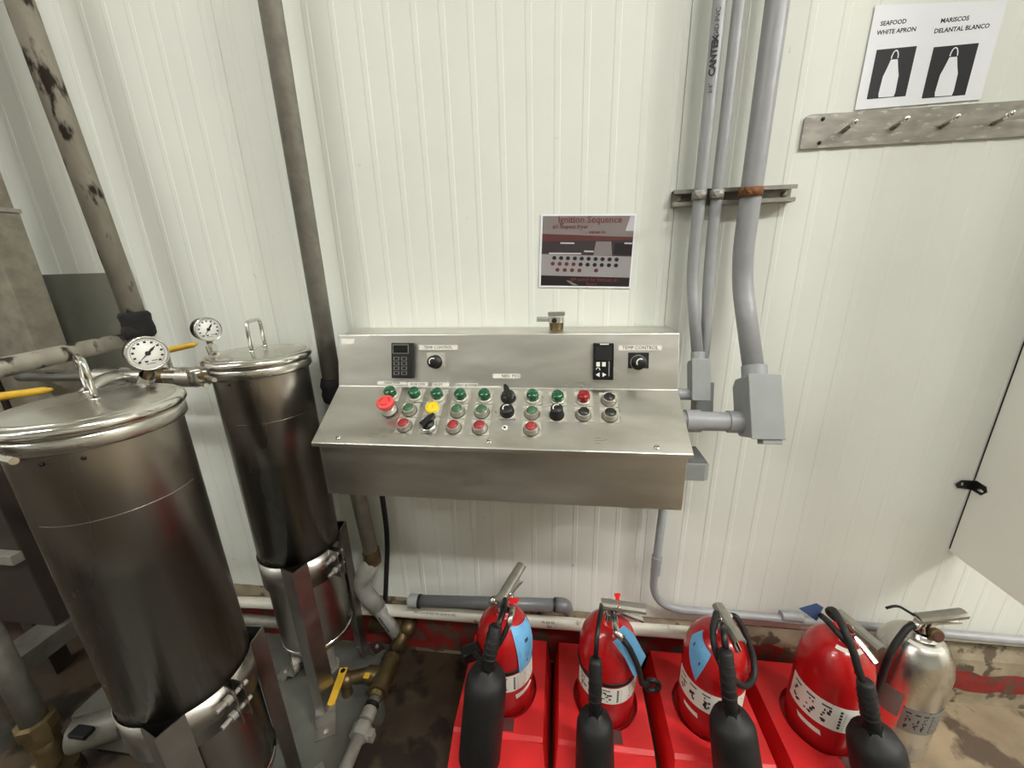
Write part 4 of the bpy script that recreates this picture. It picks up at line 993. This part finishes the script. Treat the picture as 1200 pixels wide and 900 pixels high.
# ================================================================== EXTINGUISHERS
class Ext: pass
def body_r(z, e):
    """radius of the body at height z"""
    if z <= e.zs: return e.r
    u = min(1.0, (z - e.zs) / (e.zn - e.zs))
    return e.rn + (e.r - e.rn) * math.sqrt(max(0.0, 1 - u * u))
def hit(e, x, y):
    r = ray(x, y); r = r / r.length
    t = 0.8
    for i in range(6000):
        p = CAM + r * t; d = math.hypot(p.x - e.x, p.y - e.y)
        if e.zb <= p.z <= e.zn and d <= body_r(p.z, e) + 0.0005: a = math.atan2(p.y - e.y, p.x - e.x); return (a - 2 * math.pi if a > math.pi / 2 else a), p.z
        t += 0.0005
    print('MISS', x, y); return -math.pi / 2, e.zs
def surf(e, a, z, lift):
    r = body_r(z, e) + lift; return Vector((e.x + math.cos(a) * r, e.y + math.sin(a) * r, z))
def patch(e, corners, lift, th, n=8):
    """curved card on the body: corners TL TR BR BL in (angle, z)"""
    rows = []
    for i in range(n + 1):
        v = i / n; row = []
        for j in range(n + 1):
            u = j / n
            a = (corners[0][0] * (1 - u) + corners[1][0] * u) * (1 - v) + (corners[3][0] * (1 - u) + corners[2][0] * u) * v
            z = (corners[0][1] * (1 - u) + corners[1][1] * u) * (1 - v) + (corners[3][1] * (1 - u) + corners[2][1] * u) * v
            p = surf(e, a, z, lift); dr = (body_r(z + .001, e) - body_r(z - .001, e)) / .002
            nn = Vector((math.cos(a), math.sin(a), -dr if abs(dr) < 3 else 3)).normalized(); row.append((p, nn))
        rows.append(row)
    mb = MB(); mb.plate(rows, th); return mb
def ext_body(name, label, x, y, zb, zs, zn, r, ma, rn=0.026, foot='black_matte'):
    e = Ext(); e.x, e.y, e.zb, e.zs, e.zn, e.r, e.rn = x, y, zb, zs, zn, r, rn
    t = thing('fire_extinguisher', label, 'fire extinguisher', (x, y, zb), 'fire extinguishers'); e.t = t
    pr = [(0, zb + .012), (r * .70, zb + .012), (r * .82, zb + .004), (r * .90, zb + .008), (r * .97, zb + .02), (r, zb + .04)]
    k = 14
    for i in range(k + 1):
        z = zs + (zn - zs) * math.sin(math.pi / 2 * i / k); pr.append((body_r(z, e), z))
    pr += [(rn, zn + .012), (rn * .8, zn + .014)]
    mb = MB(); mb.lathe(pr, Matrix.Translation((x, y, 0)), 48); obj('cylinder', mb, ma, t)
    mb = MB(); mb.lathe([(r * .72, zb), (r * .80, zb), (r * .80, zb + .012), (r * .72, zb + .012), (r * .72, zb)], Matrix.Translation((x, y, 0)), 40); obj('foot_ring', mb, foot, t)
    return e
def label_band(e, a0, a1, z0, z1, ma='label_white', figs=True):
    mb = patch(e, [(a0, z1), (a1, z1), (a1, z0), (a0, z0)], 0.0006, 0.0005, 24); o = obj('label_band', mb, ma, e.t)
    if not figs: return o
    H = z1 - z0; W = (a1 - a0)
    mb = MB(); rnd = random.Random(int(e.x * 1000))
    def blk(u0, u1, v0, v1):
        mb.v  # curved rectangles
        m2 = patch(e, [(a0 + W * u0, z0 + H * v1), (a0 + W * u1, z0 + H * v1), (a0 + W * u1, z0 + H * v0), (a0 + W * u0, z0 + H * v0)], 0.0012, 0.0002, 2)
        mb.add(m2.v, m2.f)
    blk(0.0, 1.0, .95, 1.0)
    for c in range(3):
        u = .06 + c * .17
        blk(u, u + .10, .80, .86)
        for q in range(9):
            du, dv = rnd.uniform(0, .09), rnd.uniform(.12, .68); blk(u + du, u + du + rnd.uniform(.015, .04), dv, dv + rnd.uniform(.05, .11))
    for q in range(6):
        v = .12 + q * .13; blk(.585, .612, v, v + .09)
    for q in range(8):
        v = .08 + q * .10; blk(.64, .64 + .3 * rnd.uniform(.7, 1), v, v + .022)
    obj('label_print', mb, 'ink', o)
    return o
def valve(e, ang, L=0.135, tilt=0.03, metal='handle_grey', seal=True, lever_drop=0.035, hz=0.058):
    """valve block with carrying handle and squeeze lever pointing along ang (deg)"""
    z = e.zn + 0.010; c = Vector((e.x, e.y, z)); a = math.radians(ang); d = Vector((math.cos(a), math.sin(a), 0)); s = Vector((-d.y, d.x, 0)); Z = Vector((0, 0, 1))
    mb = MB(); mb.cyl(c, c + Z * 0.022, 0.023, 0.021, 8); mb.cyl(c + Z * 0.018, c + Z * 0.048, 0.0165); v = obj('valve', mb, 'chrome', e.t)
    M = Matrix((d, s, Z)).transposed().to_4x4(); M.translation = c
    mb = MB(); mb.box((-0.026, -0.012, 0.030), (0.030, 0.012, 0.052), M, bev=0.003); obj('valve_block', mb, 'chrome', v)
    mb = MB(); mb.cyl(c + Z * .036 + s * .012, c + Z * .036 + s * .030, 0.009); obj('outlet', mb, 'chrome', v)
    # carrying handle: inverted channel
    up_ = Z * hz; e0 = c + up_ - d * 0.028; e1 = c + up_ + d * L + Z * tilt
    dd = (e1 - e0); nl = dd.length; ddn = dd.normalized(); nz = s.cross(ddn) * -1
    if nz.z < 0: nz = -nz
    M2 = Matrix((ddn, s, nz)).transposed().to_4x4(); M2.translation = e0
    def ch(M_, l, w, h, name, th=0.0022, inv=1):
        mb = MB(); arc = [(-w, -h * inv), (-w, -.002 * inv), (-w * .6, .004 * inv), (0, .0055 * inv), (w * .6, .004 * inv), (w, -.002 * inv), (w, -h * inv)]
        inn = [(-w + th, -h * inv), (-w + th, -.004 * inv), (0, .002 * inv), (w - th, -.004 * inv), (w - th, -h * inv)]
        mb.prism([M_ @ Vector((0, y, q)) for y, q in arc + inn[::-1]], (M_.to_3x3() @ Vector((1, 0, 0))) * l)
        return mb
    obj('carry_handle', ch(M2, nl, 0.0165, 0.012, 'h'), metal, v)
    f0 = c + Z * 0.034 - d * 0.015; f1 = c + Z * (0.050 - lever_drop) + d * (L * 0.96); d3 = (f1 - f0)
    n3 = s.cross(d3.normalized()); n3 = -n3 if n3.z < 0 else n3
    M3 = Matrix((d3.normalized(), s, n3)).transposed().to_4x4(); M3.translation = f0
    obj('squeeze_lever', ch(M3, d3.length, 0.009, 0.008, 'l', inv=-1), 'chrome', v)
    if seal:
        pc = c + Z * 0.050 + d * 0.022 + s * -0.018
        mb = MB(); k = 20; mb.tube([pc + (d * math.cos(2 * math.pi * i / k) + Z * math.sin(2 * math.pi * i / k)) * 0.014 + s * -.003 for i in range(k + 1)], 0.0014, 6); obj('pull_pin_ring', mb, 'chrome', v)
        mb = MB(); mb.cyl(pc - s * .004, pc + s * .03, 0.002); obj('pull_pin', mb, 'chrome', v)
    return v, c, d, s
def seal_tag(v, p, s, w=0.012, h=0.022, tie=None):
    M = frame(p, V_ * -1, Vector((1, 0, 0)))
    mb = MB(); mb.box((-w / 2, -h / 2, -0.002), (w / 2, h / 2, 0.002), M, bev=0.001); mb.box((-w * .75, h * .05, -.0015), (-w * .5, h * .5, .0015), M); mb.box((w * .5, h * .05, -.0015), (w * .75, h * .5, .0015), M); o = obj('tamper_seal', mb, 'red_seal', v)
    if tie is not None: mb = MB(); mb.tube([p, (p + tie) / 2 + Vector((0.003, 0, 0)), tie], 0.0011, 6); obj('seal_tie', mb, 'red_seal', v)
def hose(e, pts, r, ma='black_matte', fil=0.05, name='hose'):
    mb = MB(); mb.tube(fillet(pts, fil, 8), r, 12); return obj(name, mb, ma, e.t)
def horn(e, a, b, c, rg, rh, flare=1.12):
    """grip from a to b, horn from b to c"""
    a, b, c = Vector(a), Vector(b), Vector(c)
    M = frame(a, b - a); L = (b - a).length
    mb = MB(); mb.lathe([(0, 0), (rg * .8, 0), (rg, 0.006), (rg * 1.05, L * .5), (rg, L), (0, L)], M, 18); g = obj('grip', mb, 'black_matte', e.t)
    for i in range(5):
        z = L * (.2 + .13 * i); mb = MB(); mb.lathe([(rg * 1.03, z), (rg * 1.12, z + .003), (rg * 1.03, z + .006)], M, 18); obj('grip_rib', mb, 'black_matte', g)
    M = frame(b, c - b); L = (c - b).length
    mb = MB(); mb.lathe([(0, -0.004), (rg * 1.1, -0.004), (rg * 1.3, 0.010), (rh * .80, 0.020), (rh * .96, 0.045), (rh, 0.075), (rh * flare, L), (rh * flare - .004, L), (rh * .95, 0.08), (0, 0.06)], M, 32); obj('horn', mb, 'black_matte', e.t)
    mb = MB(); mb.cyl(b + (b - a).normalized() * -.008, b + (c - b).normalized() * .012, rg * 1.25, None, 6); obj('horn_nut', mb, 'black', g)
def tagcard(e, px4, lift=0.004, ma='tag_blue', marks=True):
    cs = [hit(e, *q) for q in px4]
    mb = patch(e, cs, lift, 0.0006, 8); o = obj('inspection_tag', mb, ma, e.t)
    if marks:
        mb = MB()
        def sub(u0, u1, v0, v1):
            def bl(u, v):
                return tuple((cs[0][k] * (1 - u) + cs[1][k] * u) * (1 - v) + (cs[3][k] * (1 - u) + cs[2][k] * u) * v for k in (0, 1))
            m2 = patch(e, [bl(u0, v0), bl(u1, v0), bl(u1, v1), bl(u0, v1)], lift + .0009, .0002, 2); mb.add(m2.v, m2.f)
        sub(.40, .58, .28, .36); sub(.45, .56, .80, .86)
        for i in range(7): sub(.25 + .02 * i, .75 - .03 * (i % 3), .42 + .05 * i, .425 + .05 * i)
        for u in (.12, .88): sub(u - .006, u + .006, .2, .92)
        obj('tag_print', mb, 'tag_dark_blue', o)
    return o
def strap(e, z, a0=None, a1=None):
    T = Matrix.Translation((e.x, e.y, 0)); R = e.r + 0.0006
    mb = MB(); mb.lathe([(R, z - .007), (R + .0022, z - .007), (R + .0022, z + .007), (R, z + .007), (R, z - .007)], T, 48); return obj('strap', mb, 'black', e.t)

EY = -0.238; ER = 0.095
S = [(-0.335, -0.042), (0.008, 0.303), (0.362, 0.655), (0.705, 1.0)]
EX = [-0.180, 0.168, 0.506, 0.856]
SL = ['red plastic stand under the leftmost extinguisher', 'red plastic stand under the extinguisher with the upright red seal', 'red plastic stand under the extinguisher with the looped hose', 'red plastic stand under the red extinguisher beside the silver one']
for (xl, xr), ex, l in zip(S, EX, SL): stand(xl, xr, -0.048, -0.383, l, ex, EY)

# --- extinguisher 1 (leftmost)
e = ext_body('e', 'red fire extinguisher with steel handle leaning to the wall, leftmost of the row', EX[0], EY, 0.114, 0.375, 0.490, ER, 'red_paint')
label_band(e, math.radians(-150), math.radians(-5), 0.255, 0.325)
strap(e, 0.338)
mb = patch(e, [(math.radians(-62), .235), (math.radians(-20), .240), (math.radians(-15), .228), (math.radians(-60), .215)], .0006, .0004, 6); obj('lower_sticker', mb, 'label_white', e.t)
v, c, d, s = valve(e, 66, 0.128, 0.030)
seal_tag(v, P(602, 704, -0.26), s, 0.024, 0.016, c + Vector((0.01, 0, .05)))
mb = MB(); mb.sphere(c + Vector((-0.028, -0.012, 0.045)), 0.018, (1, .8, 1)); obj('valve_cap', mb, 'steel', v)
q0 = c + Vector((0.016, -0.022, 0.030))
hose(e, [q0, P(600, 718, -0.335), P(594, 737, -0.365), P(584, 757, -0.385), P(565, 777, -0.37), P(556, 765, -0.33)], 0.0075, 'black_matte', .04)
hose(e, [P(601, 713, -0.315), P(599, 722, -0.350), P(596, 733, -0.365)], 0.009, 'chrome', .02, 'hose_ferrule')
hose(e, [P(592, 703, -0.27), P(590, 716, -0.33), P(583, 735, -0.375)], 0.009, 'black', .03, 'discharge_tube')
a = P(581, 733, -0.375); b = P(571, 783, -0.42); cc = P(562, 885, -0.445)
horn(e, a, b, cc, 0.020, 0.062, 1.05)
mb = MB(); mb.box((-0.03, -0.02, -0.02), (0.03, 0.02, 0.02), Matrix.Translation(P(552, 765, -0.31)) @ Matrix.Rotation(.5, 4, 'Z'), bev=0.006); obj('horn_clip', mb, 'black', e.t)
tagcard(e, [(597, 733), (614, 722.5), (621, 768), (608, 788)], 0.005)

# --- extinguisher 2
e = ext_body('e', 'red fire extinguisher with an upright red seal and a handle pointing right', EX[1], EY, 0.114, 0.375, 0.497, ER, 'red_paint')
label_band(e, math.radians(-165), math.radians(-15), 0.255, 0.322)
strap(e, 0.336)
v, c, d, s = valve(e, -3, 0.108, -0.004, lever_drop=0.050)
seal_tag(v, c + Vector((0.016, -0.022, 0.105)), s, 0.012, 0.020, c + Vector((0.022, -0.022, .060)))
hose(e, [c + Vector((0.01, -0.02, .03)), P(722, 741, -0.33), P(736, 756, -0.345), P(749, 783, -0.335), P(752, 803, -0.32), P(763, 800, -0.30)], 0.0085, 'black_matte', .06)
hose(e, [c + Vector((0.008, -0.02, .034)), P(722, 741, -0.332), P(730, 748, -0.338)], 0.0105, 'chrome', .03, 'hose_ferrule')
hose(e, [c + Vector((-0.028, -0.005, .05)), P(704, 716, -0.29), P(700, 740, -0.365), P(698, 775, -0.40)], 0.007, 'black', .03, 'discharge_tube')
horn(e, P(698, 772, -0.40), P(697, 834, -0.425), P(697, 905, -0.445), 0.018, 0.054, 1.08)
mb = MB(); k = 16; cp = P(764, 803, -0.30); mb.tube([cp + Vector((math.cos(2 * math.pi * i / k) * .022, 0, math.sin(2 * math.pi * i / k) * .022)) for i in range(k + 1)], 0.008, 8); obj('horn_clip', mb, 'black', e.t)
def card(e, px4, Y, ma='tag_blue'):
    mb = MB(); mb.prism([P(x, y, Y + k) for x, y, k in px4], (0.0, -0.0008, 0.0003)); return obj('inspection_tag', mb, ma, e.t)
card(e, [(718, 752, .004), (724, 748, .0), (737, 762, .0), (747, 778, .006), (750, 790, .01), (743, 793, .006), (733, 772, .0)], -0.340)
card(e, [(725, 738, 0), (731, 732.5, 0), (742, 742, .004), (757, 769, .012), (750, 783, .012), (741, 762, .004), (733, 749, 0)], -0.318)

# --- extinguisher 3 (looped hose)
e = ext_body('e', 'red fire extinguisher with a looped black hose and blue tag, third in the row', EX[2], EY, 0.114, 0.375, 0.497, ER, 'red_paint')
label_band(e, math.radians(-185), math.radians(-40), 0.250, 0.330)
mb = patch(e, [(math.radians(-160), .225), (math.radians(-130), .222), (math.radians(-128), .205), (math.radians(-158), .212)], .0006, .0004, 6); obj('lower_sticker', mb, 'label_white', e.t)
v, c, d, s = valve(e, -82, 0.098, -0.004, lever_drop=0.04)
loop = [c + Vector((-0.02, -0.01, .03)), P(840, 716, -0.25), P(834, 740, -0.33), P(840, 772, -0.37), P(858, 796, -0.385), P(872, 806, -0.37), P(884, 796, -0.33), P(884, 772, -0.29), P(872, 738, -0.25), P(862, 722, -0.235), c + Vector((0.03, .012, .03))]
hose(e, loop, 0.009, 'black_matte', .05)
hose(e, [c + Vector((0, -0.02, .03)), P(848, 740, -0.345), P(851, 765, -0.375)], 0.009, 'black', .03, 'discharge_tube')
horn(e, P(850, 762, -0.38), P(856, 833, -0.425), P(866, 915, -0.455), 0.019, 0.060, 1.08)
tagcard(e, [(813, 744), (826, 738), (834, 766), (816, 797)], 0.004)

# --- extinguisher 4
e = ext_body('e', 'glossy red fire extinguisher with twisted black hose next to the silver one', EX[3], EY, 0.114, 0.385, 0.505, ER, 'red_paint')
label_band(e, math.radians(-190), math.radians(-45), 0.240, 0.335)
mb = patch(e, [(math.radians(-165), .220), (math.radians(-125), .215), (math.radians(-122), .198), (math.radians(-160), .205)], .0006, .0004, 6); obj('lower_sticker', mb, 'label_white', e.t)
mb = patch(e, [(math.radians(-140), e.zn - .003), (math.radians(-40), e.zn - .003), (math.radians(-40), e.zn - .009), (math.radians(-140), e.zn - .009)], 0.0008, 0.0005, 14); obj('neck_label', mb, 'label_white', e.t)
v, c, d, s = valve(e, -70, 0.092, -0.004, lever_drop=0.06)
hose(e, [c + Vector((-0.01, .0, .035)), P(969, 716, -0.23), P(977, 714, -0.25), P(988, 735, -0.33), P(999, 760, -0.36), P(1006, 785, -0.375), P(1013, 805, -0.385)], 0.0095, 'black_matte', .04)
hose(e, [P(963, 722, -0.25), P(970, 728, -0.30), P(985, 745, -0.34), P(1001, 762, -0.345), P(1006, 790, -0.37)], 0.0085, 'black_matte', .04)
horn(e, P(1014, 798, -0.385), P(1022, 853, -0.41), P(1038, 935, -0.44), 0.020, 0.064, 1.05)
A_ = P(936, 713, -0.24); B_ = P(957, 707, -0.235); C_ = P(965, 712, -0.235); D_2 = P(957, 728, -0.25)
mb = MB(); mb.prism([A_, B_, C_, D_2], (0.0005, 0.0008, 0)); obj('inspection_tag', mb, 'tag_dark_blue', e.t)
seal_tag(v, P(981, 735, -0.29), s, 0.02, 0.03, c + Vector((0.01, 0, .05)))

# --- silver extinguisher on the floor
e = ext_body('e', 'silver fire extinguisher standing on the floor at the right end of the row', 1.140, -0.158, 0.0, 0.335, 0.455, 0.096, 'steel_lid', 0.034)
label_band(e, math.radians(-175), math.radians(-128), 0.19, 0.285, 'ink_grey', False)
label_band(e, math.radians(-125), math.radians(-48), 0.15, 0.245, 'ink_grey')
mb = patch(e, [(math.radians(-155), e.zn - .003), (math.radians(-55), e.zn - .003), (math.radians(-55), e.zn - .009), (math.radians(-155), e.zn - .009)], 0.0008, 0.0005, 14); obj('neck_label', mb, 'label_white', e.t)
v, c, d, s = valve(e, 9, 0.118, 0.012, metal='handle_grey', seal=False, lever_drop=0.02)
mb = MB(); gM = frame(c + Vector((0.012, -0.024, 0.018)), (0.1, -1, 0.35)); mb.lathe([(0, 0), (0.02, 0), (0.02, 0.012), (0.017, 0.014), (0, 0.012)], gM, 20); g_ = obj('small_gauge', mb, 'brass_old', v)
mb = MB(); mb.lathe([(0, .0128), (0.014, .0140)], gM, 16); obj('dial', mb, 'print_maroon', g_)
hose(e, [c + Vector((-0.02, -0.01, .035)), c + Vector((-0.06, -0.02, .035)), c + Vector((-0.115, -0.05, -0.03)), c + Vector((-0.125, -0.06, -0.14)), c + Vector((-0.118, -0.05, -0.24))], 0.0095, 'black_matte', .06)
hose(e, [c + Vector((-0.02, -0.01, .035)), c + Vector((-0.045, -0.015, .035))], 0.0125, 'chrome', .06, 'hose_ferrule')
hose(e, [c + Vector((-0.03, 0.005, .055)), c + Vector((-0.07, 0.02, .075)), c + Vector((-0.10, 0.02, .06))], 0.004, 'black', .02, 'locking_wire')
